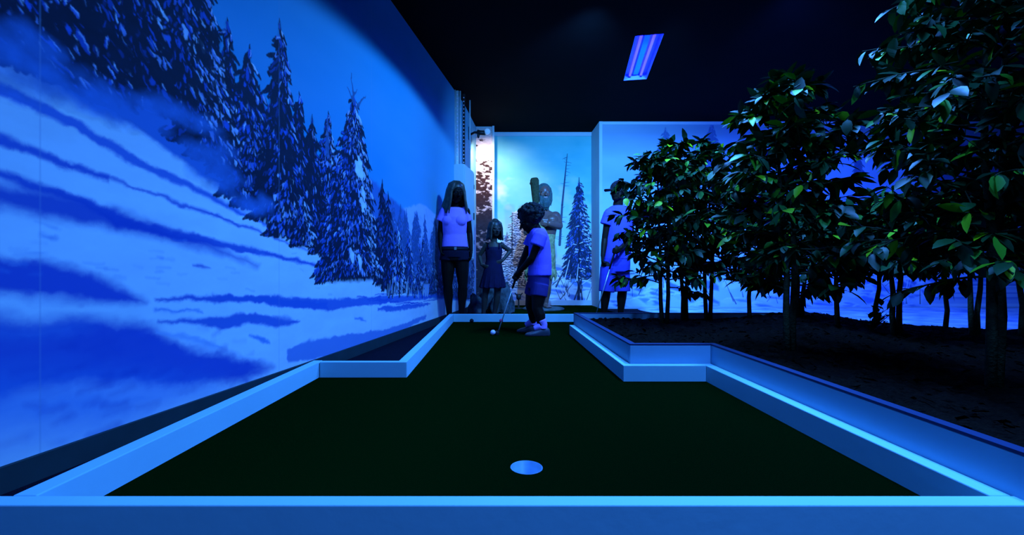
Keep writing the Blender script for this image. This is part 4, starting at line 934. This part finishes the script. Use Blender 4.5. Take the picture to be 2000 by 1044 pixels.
# ---- woman by the left wall
def woman():
    Y = 5.40; j = J2(Y); fl = FLOOR
    t = empty('person', (j(200, 0).x, Y, fl), 'woman with long fair hair, white t-shirt and dark shorts standing by the left wall', 'person')
    bm = bmesh.new(); R = basis(.42, .22); hc = j(207, 163, -.03); S = .248
    head_shape(bm, hc, S, R, j(194, 245, .02), nr=.045)
    add_loft(bm, [(j(197, 252, .01), .05, .05, .1), (j(195, 268, .01), .13, .075, .1), (j(196, 300, 0), .145, .095, .1), (j(198, 340, 0), .135, .105, .1), (j(197, 400, 0), .115, .085, .1), (j(197, 450, 0), .135, .095, .1), (j(200, 505, 0), .160, .11, .1), (j(200, 545, 0), .155, .105, .1)], 24)
    for q in (-1, 1): add_sphere(bm, j(197 + q * 33, 325, -.060), (.060, .055, .060), 14, 10)
    for hip, knee, ank in (((160, 535, 0), (158, 690, -.0), (164, 848, .06)), ((238, 535, 0), (243, 690, .0), (234, 850, .065))):
        h, k, a = j(*hip), j(*knee), j(*ank); mid = h.lerp(k, .45); calf = k.lerp(a, .32) + Vector((0, .012, 0))
        limb(bm, [h, mid, k, calf, k.lerp(a, .72), a], [.086, .078, .055, .058, .040, .034])
        foot_shape(bm, a, (.12, -1), fl, .235, .038, .075)
    for sh, el, wr, hd, side, pn in (((136, 268, -.02), (117, 385, .0), (119, 470, -.05), (128, 520, -.08), 1, (1, 0, 0)), ((262, 268, .01), (281, 392, .03), (290, 490, -.02), (291, 540, -.04), -1, (-1, 0, 0))):
        a, b, c, d = j(*sh), j(*el), j(*wr), j(*hd); limb(bm, [a, a.lerp(b, .4), b, b.lerp(c, .3), c], [.048, .043, .034, .034, .023]); hand(bm, c, d - c, pn, .92, side, .35)
    body = fused('body', bm, M['skin'], t, .0055, 4); eyes(hc, S, R, t, M['eye_dim'])
    # t-shirt
    bm = bmesh.new(); yw = .1
    add_loft(bm, [(j(196, 246, .01), .075, .060, yw), (j(195, 258, .01), .125, .080, yw), (j(195, 275, .01), .155, .092, yw), (j(196, 305, 0), .157, .112, yw), (j(197, 345, 0), .147, .118, yw), (j(197, 400, 0), .136, .103, yw), (j(197, 440, 0), .150, .112, yw), (j(197, 470, 0), .163, .118, yw)], 28)
    for q in (-1, 1): add_sphere(bm, j(197 + q * 33, 325, -.066), (.072, .062, .068), 14, 10)
    for sh, cu in (((144, 268, -.03), (122, 318, -.03)), ((252, 268, .01), (272, 318, .02))): a, b = j(*sh), j(*cu); add_sphere(bm, a, .056, 14, 10); add_tube(bm, [a, a.lerp(b, .5), b + (b - a) * .15], [.057, .054, .052], 16)
    fused('t_shirt', bm, M['tee'], t, .006, 5)
    # shorts with belt
    bm = bmesh.new(); add_loft(bm, [(j(198, 455, 0), .148, .108, yw), (j(199, 500, 0), .170, .122, yw), (j(200, 530, 0), .172, .120, yw)], 28)
    for cx in (160, 239): add_tube(bm, [j(cx + (4 if cx < 200 else -4), 505, 0), j(cx, 548, -.005)], [.098, .102], 18)
    sh = fused('shorts', bm, M['short_black'], t, .006, 3)
    bm = bmesh.new(); add_loft(bm, [(j(198, 488, 0), .170, .122, yw), (j(198, 474, 0), .163, .117, yw)], 28); b = link('belt', bm, M['rubber'], sh, True)
    bm = bmesh.new(); c = j(206, 481, -.123); add_box(bm, c - Vector((.014, .006, .016)), c + Vector((.014, .006, .016)), .003); link('buckle', bm, M['chrome'], sh)
    # hair: skull cap and two long curtains
    bm = bmesh.new(); P = lambda x, y, z: hc + R @ (Vector((x, y, z)) * S)
    add_sphere(bm, P(0, .10, .14), (.385 * S, .43 * S, .41 * S), 20, 14, R)
    hair_long(bm, P, S, 1.02, .80, .14, 3)
    fused('hair', bm, M['hair_blond'], t, .006, 4)
    for k, x in enumerate((164, 234)):
        bm = bmesh.new(); foot_shape(bm, j(x, 868, .065), (.12, -1), fl, .255, .046, .10); fused('shoe', bm, M['shoe'], t, .006, 3)
woman()

# ---- girl with her hands on her hips
def girl():
    Y = 5.74; j = J2(Y); fl = FLOOR + .012
    t = empty('person', (j(418, 0).x, Y, fl), 'girl in a dark sleeveless dress standing with both hands on her hips', 'person')
    bm = bmesh.new(); R = basis(.35, .15); hc = j(428, 368, -.02); S = .205
    head_shape(bm, hc, S, R, j(420, 440, .01), nr=.036)
    yw = .05
    add_loft(bm, [(j(420, 442, .01), .04, .04, yw), (j(419, 456, .01), .095, .055, yw), (j(420, 480, 0), .100, .072, yw), (j(418, 540, 0), .088, .068, yw), (j(417, 590, 0), .105, .08, yw), (j(417, 625, 0), .108, .08, yw)], 22)
    for hip, knee, ank in (((392, 620, 0), (370, 740, -.02), (360, 846, .02)), ((442, 620, 0), (440, 740, -.02), (424, 846, .02))):
        h, k, a = j(*hip), j(*knee), j(*ank); limb(bm, [h, h.lerp(k, .5), k, k.lerp(a, .3), a], [.062, .054, .040, .041, .026]); foot_shape(bm, a, (.05, -1), fl, .19, .030, .06)
    for sh, el, wr, tip, side, pn in (((378, 458, .01), (335, 520, .05), (352, 572, -.03), (385, 585, -.08), 1, (.6, .6, .2)), ((462, 458, .01), (513, 492, .05), (470, 545, -.02), (440, 560, -.08), -1, (-.6, .6, .2))):
        a, b, c, d = j(*sh), j(*el), j(*wr), j(*tip); limb(bm, [a, a.lerp(b, .4), b, b.lerp(c, .35), c], [.035, .030, .024, .025, .018]); hand(bm, c, d - c, pn, .72, side, .22)
    fused('body', bm, M['skin_girl'], t, .0055, 4); eyes(hc, S, R, t, M['eye_dim'])
    bm = bmesh.new()
    add_loft(bm, [(j(420, 470, 0), .098, .076, yw), (j(419, 490, 0), .108, .084, yw), (j(418, 545, 0), .096, .078, yw), (j(416, 600, 0), .122, .098, yw), (j(414, 650, 0), .142, .118, yw), (j(412, 702, 0), .158, .135, yw)], 28)
    for k in range(14):
        a = 2 * PI * k / 14; p0 = j(418, 560, 0) + Vector((.092 * math.cos(a), .074 * math.sin(a), 0)); p1 = j(412, 698, 0) + Vector((.155 * math.cos(a), .132 * math.sin(a), 0)); add_tube(bm, [p0, p0.lerp(p1, .5), p1], [.006, .012, .017], 8)
    dr = fused('dress', bm, M['dress'], t, .006, 3)
    for q in (-1, 1):
        bm = bmesh.new(); add_tube(bm, [j(420 + q * 30, 478, -.075), j(420 + q * 31, 458, -.055), j(420 + q * 28, 446, 0), j(420 + q * 28, 470, .075)], .007, 8); link('strap', bm, M['dress'], dr, True)
    bm = bmesh.new(); P = lambda x, y, z: hc + R @ (Vector((x, y, z)) * S)
    add_sphere(bm, P(0, .10, .13), (.40 * S, .44 * S, .42 * S), 18, 12, R); add_sphere(bm, P(0, .12, .50), (.20 * S, .22 * S, .13 * S), 12, 8, R)
    hair_long(bm, P, S, .72, .85, .06, 9, 50)
    fused('hair', bm, M['hair'], t, .006, 4)
    for x in (360, 424):
        bm = bmesh.new(); foot_shape(bm, j(x, 852, .02), (.05, -1), fl, .20, .036, .075); fused('shoe', bm, M['shoe'], t, .006, 3)
girl()

# ---- boy putting, seen from his left side
def boy():
    Y = 4.24; j = J2(Y); fl = 0.0
    t = empty('person', (j(675, 0).x, Y, fl), 'boy with curly hair, blue-lit t-shirt and shorts bent over his putter on the green', 'person')
    bm = bmesh.new(); R = basis(-1.32, .50); hc = j(623, 318, 0); S = .245
    head_shape(bm, hc, S, R, j(664, 378, 0), nr=.042)
    # trunk leaning forward: rings are wide front to back of the picture (depth) and narrow across
    add_loft(bm, [(j(664, 372), .05, .05, 0), (j(668, 392), .062, .125, 0), (j(674, 430), .083, .135, 0), (j(680, 490), .085, .125, 0), (j(682, 560), .085, .115, 0), (j(676, 620), .095, .125, 0), (j(668, 680), .098, .125, 0), (j(664, 715), .08, .115, 0)], 24)
    for hip, knee, ank, dz in (((676, 700, -.075), (658, 808, -.10), (692, 935, -.12), 0), ((652, 700, .075), (630, 800, .10), (655, 918, .14), 0)):
        h, k, a = j(*hip), j(*knee), j(*ank); limb(bm, [h, h.lerp(k, .5), k, k.lerp(a, .3) + Vector((.008, 0, 0)), k.lerp(a, .7), a], [.072, .064, .048, .050, .038, .031]); foot_shape(bm, a, (-1, -.08), fl, .20, .034, .065)
    for sh, el, wr, tip, side, pn in (((676, 412, -.145), (628, 535, -.14), (566, 606, -.035), (545, 640, 0.0), -1, (-.2, 1, .0)), ((648, 412, .145), (598, 520, .13), (556, 618, .03), (537, 652, .0), 1, (-.2, -1, .0))):
        a, b, c, d = j(*sh), j(*el), j(*wr), j(*tip); limb(bm, [a, a.lerp(b, .4), b, b.lerp(c, .3), c], [.044, .039, .031, .031, .022]); hand(bm, c, d - c, pn, .80, side, .75, .7)
    fused('body', bm, M['skin'], t, .0055, 4); eyes(hc, S, R, t, M['eye_dim'])
    bm = bmesh.new()
    add_loft(bm, [(j(666, 366), .062, .070, 0), (j(668, 384), .078, .120, 0), (j(672, 410), .092, .150, 0), (j(676, 450), .098, .155, 0), (j(679, 510), .103, .148, 0), (j(680, 570), .106, .145, 0), (j(678, 632), .110, .150, 0)], 28)
    for sh, cu in (((676, 408, -.145), (652, 468, -.155)), ((650, 408, .145), (626, 464, .15))): a, b = j(*sh), j(*cu); add_sphere(bm, a, .060, 14, 10); add_tube(bm, [a, b], [.064, .066], 16)
    fused('t_shirt', bm, M['tee_blue'], t, .006, 5)
    bm = bmesh.new(); add_loft(bm, [(j(674, 622), .098, .138, 0), (j(670, 680), .100, .140, 0), (j(667, 700), .098, .138, 0)], 28)
    for a, b in (((676, 680, -.072), (666, 745, -.085)), ((656, 680, .072), (642, 745, .085))): add_tube(bm, [j(*a), j(*b)], [.080, .080], 18)
    fused('shorts', bm, M['short_navy'], t, .006, 3)
    bm = bmesh.new(); P = lambda x, y, z: hc + R @ (Vector((x, y, z)) * S); r = random.Random(2)
    add_sphere(bm, P(0, .12, .14), (.42 * S, .46 * S, .43 * S), 18, 12, R)
    for k in range(90):
        d = Vector((r.gauss(0, 1), r.gauss(.35, 1), r.gauss(.45, .9))).normalized()
        if d.y < -.50 and d.z < .30 or d.z < -.55: continue
        add_sphere(bm, P(d.x * .42, .12 + d.y * .46, .14 + d.z * .43), r.uniform(.05, .085) * S * 1.3, 8, 6)
    fused('hair', bm, M['hair_black'], t, .0055, 1)
    for x, y, d in ((692, 935, -.12), (655, 918, .14)):
        bm = bmesh.new(); a = j(x, y, d); foot_shape(bm, Vector((a.x, a.y, .075)), (-1, -.08), fl, .225, .041, .078); s = fused('shoe', bm, M['shoe_dark'], t, .005, 3)
        bm = bmesh.new(); k = j(x - 10, 870, d); add_tube(bm, [(a.x - .004, a.y, .062), (a.x, a.y, .10), (k.x, k.y, a.z + .10 if d < 0 else a.z + .075)], [.038, .036, .040], 18); add_tube(bm, [(a.x - .085, a.y, .062), (a.x - .03, a.y, .085)], [.022, .036], 14); fused('sock', bm, M['sock'], t, .005, 2)
    g = j(556, 606, 0); th = at(972, 650, 4.2); th.z = .006
    putter('putter', g + (g - th).normalized() * .055, th, 'putter with steel shaft held by the boy, its head behind the white ball', .22, (-1, 0, 0))
boy()

# ---- man in the cap
def man():
    Y = 5.80; j = J2(Y); fl = FLOOR
    t = empty('person', (j(1105, 0).x, Y, fl), 'man in a dark cap, white t-shirt and shorts standing behind the planter with a putter', 'person')
    bm = bmesh.new(); yw = -.45; R = basis(-1.0, .05); hc = j(1120, 158, -.02); S = .256
    head_shape(bm, hc, S, R, j(1124, 232, .02), nr=.056, jaw=1.15)
    add_loft(bm, [(j(1124, 240, .01), .06, .06, yw), (j(1124, 258, .01), .15, .085, yw), (j(1124, 300, 0), .170, .112, yw), (j(1122, 370, 0), .155, .115, yw), (j(1118, 450, 0), .145, .11, yw), (j(1110, 530, 0), .155, .118, yw), (j(1106, 575, 0), .150, .11, yw)], 24)
    for hip, knee, ank in (((1064, 585, -.02), (1050, 715, -.05), (1042, 848, .0)), ((1142, 585, .03), (1148, 715, .0), (1143, 848, .05))):
        h, k, a = j(*hip), j(*knee), j(*ank); limb(bm, [h, h.lerp(k, .5), k, k.lerp(a, .32) + Vector((0, .012, 0)), k.lerp(a, .72), a], [.092, .082, .058, .060, .044, .038]); foot_shape(bm, a, (-.35, -1), fl, .27, .042, .08)
    a, b, c, d = j(1068, 282, -.04), j(1046, 425, -.02), j(1028, 520, -.08), j(1020, 570, -.12); limb(bm, [a, a.lerp(b, .4), b, b.lerp(c, .3), c], [.055, .050, .040, .040, .028]); hand(bm, c, d - c, (1, 0, 0), 1.0, 1, .45)
    a, b, c, d = j(1184, 282, .05), j(1198, 425, -.02), j(1112, 478, -.22), j(1072, 495, -.26); limb(bm, [a, a.lerp(b, .4), b, b.lerp(c, .3), c], [.055, .050, .040, .040, .028]); dd = (d - c).normalized(); hand(bm, c, dd, (0, 1, 0), 1.0, -1, .75, .8); gp = c + dd * .080 + Vector((0, .034, 0))
    fused('body', bm, M['skin'], t, .0055, 4); eyes(hc, S, R, t, M['eye_dim'])
    bm = bmesh.new()
    add_loft(bm, [(j(1124, 236, .01), .082, .075, yw), (j(1124, 250, .01), .135, .092, yw), (j(1124, 272, .01), .180, .112, yw), (j(1124, 320, 0), .182, .128, yw), (j(1122, 390, 0), .172, .128, yw), (j(1118, 460, 0), .170, .126, yw), (j(1114, 538, 0), .182, .132, yw)], 28)
    for sh, cu in (((1070, 282, -.04), (1050, 345, -.035)), ((1182, 282, .05), (1194, 350, .03))): a, b = j(*sh), j(*cu); add_sphere(bm, a, .068, 14, 10); add_tube(bm, [a, b], [.073, .076], 16)
    fused('t_shirt', bm, M['tee_deep'], t, .006, 5)
    bm = bmesh.new(); add_loft(bm, [(j(1114, 525, 0), .170, .128, yw), (j(1108, 570, 0), .182, .135, yw), (j(1106, 610, 0), .180, .13, yw)], 28)
    for cx, c2, d in ((1068, 1052, -.03), (1142, 1147, .02)): add_tube(bm, [j(cx, 585, d), j(c2, 722, d - .02)], [.108, .098], 18)
    fused('shorts', bm, M['short_blue'], t, .006, 3)
    bm = bmesh.new(); P = lambda x, y, z: hc + R @ (Vector((x, y, z)) * S)
    add_sphere(bm, P(0, .06, .15), (.385 * S, .45 * S, .40 * S), 20, 14, R)
    c = P(0, 0, .06); bmesh.ops.bisect_plane(bm, geom=bm.verts[:] + bm.edges[:] + bm.faces[:], plane_co=c, plane_no=R @ Vector((0, .12, 1)), clear_inner=True)
    es = [e for e in bm.edges if e.is_boundary]; bmesh.ops.holes_fill(bm, edges=es); add_sphere(bm, P(0, .06, .55), .02 * S * 2, 8, 6)
    cp = fused('cap', bm, M['cap'], t, .005, 2)
    bm = bmesh.new(); g = []
    for i in range(9):
        a = -1 + 2 * i / 8; row = []
        for f in (0, .5, 1): row.append(P(a * (.33 - .06 * f), -.30 + .10 * a * a * (1 - f) - f * (.58 - .26 * a * a), .11 - .06 * a * a - .05 * f))
        g.append(row)
    for i in range(8):
        for k in range(2):
            lo = [g[i][k], g[i + 1][k], g[i + 1][k + 1], g[i][k + 1]]; bm.faces.new([bm.verts.new(p) for p in lo])
    bmesh.ops.remove_doubles(bm, verts=bm.verts, dist=1e-5); bmesh.ops.solidify(bm, geom=bm.faces[:], thickness=.008); link('visor', bm, M['cap'], cp, True)
    for x, d in ((1042, 0), (1143, .05)):
        bm = bmesh.new(); a = j(x, 868, d); foot_shape(bm, a, (-.35, -1), fl, .29, .050, .10); fused('shoe', bm, M['shoe_dark'], t, .006, 3)
    e = at(820 + 985 / 2.9, 0, Y - .12); e.z = FLOOR + .006
    putter('putter', gp + (gp - e).normalized() * .06, e, 'putter held upright by the man in the cap, half hidden by the planter', .30, (-1, -.2, 0))
man()

# ---- caveman statue
def caveman():
    Y = 7.30; j = J2(Y); fl = FLOOR + .012 + .035
    t = empty('statue', (j(690, 0).x, Y, FLOOR + .012), 'painted caveman statue with a grey beard, yellowish hide and a wooden club', 'statue')
    bm = bmesh.new(); c = j(700, 0, .0); add_lathe(bm, (c.x, Y, FLOOR + .0125), [(0, 0), (.33, 0), (.33, .02), (.30, .035), (0, .035)], 40); link('base_plate', bm, M['stone'], t, True)
    bm = bmesh.new(); R = basis(.12, .10); hc = j(703, 168, -.03); S = .295
    head_shape(bm, hc, S, R, j(705, 262, .02), nose=1.35, nr=.070, jaw=1.2)
    yw = 0.0
    add_loft(bm, [(j(705, 262, .02), .08, .08, yw), (j(705, 282, .02), .20, .105, yw), (j(705, 320, 0), .225, .145, yw), (j(700, 380, 0), .205, .145, yw), (j(695, 450, 0), .18, .13, yw), (j(690, 520, 0), .20, .14, yw), (j(690, 570, 0), .19, .13, yw)], 26)
    for q in (-1, 1): add_sphere(bm, j(705 + q * 38, 318, -.095), (.095, .065, .07), 14, 10)
    for hip, knee, ank in (((655, 565, 0), (648, 690, -.04), (652, 795, .02)), ((722, 565, 0), (718, 690, -.04), (712, 795, .02))):
        h, k, a = j(*hip), j(*knee), j(*ank); limb(bm, [h, h.lerp(k, .5), k, k.lerp(a, .32) + Vector((0, .02, 0)), k.lerp(a, .72), a], [.105, .095, .072, .075, .050, .044]); foot_shape(bm, a, (.15, -1), fl, .28, .050, .085)
        for i in range(5): p = Vector((a.x + .15 * .20 + (-.036 + .018 * i), a.y - .235 + .010 * abs(i - 1), fl + .018)); add_capsule(bm, p + Vector((0, .05, .004)), p, .014, .012 if i else .015, 8)
    a, b, c, d = j(768, 298, 0), j(786, 352, -.05), j(722, 345, -.24), j(688, 342, -.25); limb(bm, [a, a.lerp(b, .5), b, b.lerp(c, .35), c], [.085, .078, .062, .062, .045]); hand(bm, c, d - c, (0, 1, .1), 1.15, -1, .55)
    a, b, c, d = j(640, 300, 0), j(606, 385, -.05), j(644, 330, -.19), j(650, 298, -.21); limb(bm, [a, a.lerp(b, .5), b, b.lerp(c, .35), c], [.085, .078, .060, .060, .042]); hand(bm, c, d - c, (0, .9, -.2), 1.15, 1, .9, .7)
    fused('body', bm, M['statue'], t, .007, 4); eyes(hc, S, R, t)
    P = lambda x, y, z: hc + R @ (Vector((x, y, z)) * S); r = random.Random(6)
    bm = bmesh.new()   # beard
    add_tube(bm, [P(0, -.22, -.30), P(0, -.26, -.50), P(.02, -.22, -.72), P(.02, -.18, -.88)], [.22 * S, .25 * S, .20 * S, .05 * S], 14)
    for k in range(26): x = r.uniform(-.26, .26); add_tube(bm, [P(x, -.30, -.28 + abs(x) * .6), P(x * 1.05, -.36, -.55), P(x * .7, -.28, -.72 - r.uniform(0, .22))], [.05 * S, .055 * S, .02 * S], 7)
    for q in (-1, 1): add_tube(bm, [P(q * .02, -.40, -.150), P(q * .12, -.36, -.165), P(q * .20, -.28, -.26)], [.030 * S, .035 * S, .03 * S], 8); add_tube(bm, [P(q * .30, -.08, .05), P(q * .29, -.12, -.22), P(q * .22, -.20, -.42)], [.07 * S, .09 * S, .10 * S], 10)
    fused('beard', bm, M['beard'], t, .007, 2)
    bm = bmesh.new()   # hair: bald top, long sides
    add_sphere(bm, P(0, .115, .145), (.385 * S, .41 * S, .41 * S), 18, 12, R)
    for k in range(30):
        a = r.uniform(-.6, PI + .6); x, y = math.cos(a) * .36, .10 + math.sin(a) * .38; add_tube(bm, [P(x * .9, y, .30), P(x * 1.12, y * 1.05, 0), P(x * 1.2, y * 1.05, -.35), P(x * 1.1, y, -.52 - r.uniform(0, .15))], [.06 * S, .07 * S, .06 * S, .02 * S], 7)
    fused('hair', bm, M['beard'], t, .007, 2)
    bm = bmesh.new(); add_sphere(bm, P(0, -.375, -.222), (.13 * S, .035 * S, .045 * S), 12, 8, R); link('lips', bm, M['lips'], t, True)
    bm = bmesh.new()   # hide tunic slung from one shoulder
    add_loft(bm, [(j(693, 400, 0), .215, .160, yw), (j(690, 450, 0), .205, .155, yw), (j(688, 520, 0), .225, .165, yw), (j(686, 600, 0), .235, .175, yw), (j(684, 625, 0), .238, .178, yw)], 30)
    add_tube(bm, [j(640, 275, .04), j(645, 290, -.11), j(665, 350, -.165), j(690, 420, -.15)], [.05, .055, .075, .10], 12)
    for k in range(22):
        a = 2 * PI * k / 22; p = j(684, 600, 0) + Vector((.228 * math.cos(a), .168 * math.sin(a), 0)); L = r.uniform(.07, .19); add_tube(bm, [p, p + Vector((.01 * math.cos(a), .01 * math.sin(a), -L * .6)), p + Vector((.0, 0, -L))], [.030, .024, .006], 8)
    fused('hide_tunic', bm, M['fur'], t, .008, 2)
    bm = bmesh.new(); h0, h1 = j(655, 330, -.22), j(644, 92, -.16); add_tube(bm, [h0 + (h0 - h1) * .15, h0, h0.lerp(h1, .3), h0.lerp(h1, .65), h0.lerp(h1, .95), h1], [.030, .034, .044, .060, .070, .055], 16)
    for k in range(14): f = r.uniform(.25, .95); a = r.uniform(0, 6.3); p = h0.lerp(h1, f); add_sphere(bm, p + Vector((math.cos(a), math.sin(a), 0)) * (.034 + .034 * f), r.uniform(.010, .022), 8, 6)
    cl = fused('club', bm, M['bark'], None, .007, 2); base_origin(cl, h0); tag(cl, 'knobbly wooden club resting upright in the caveman statue\'s hand', 'club')
caveman()
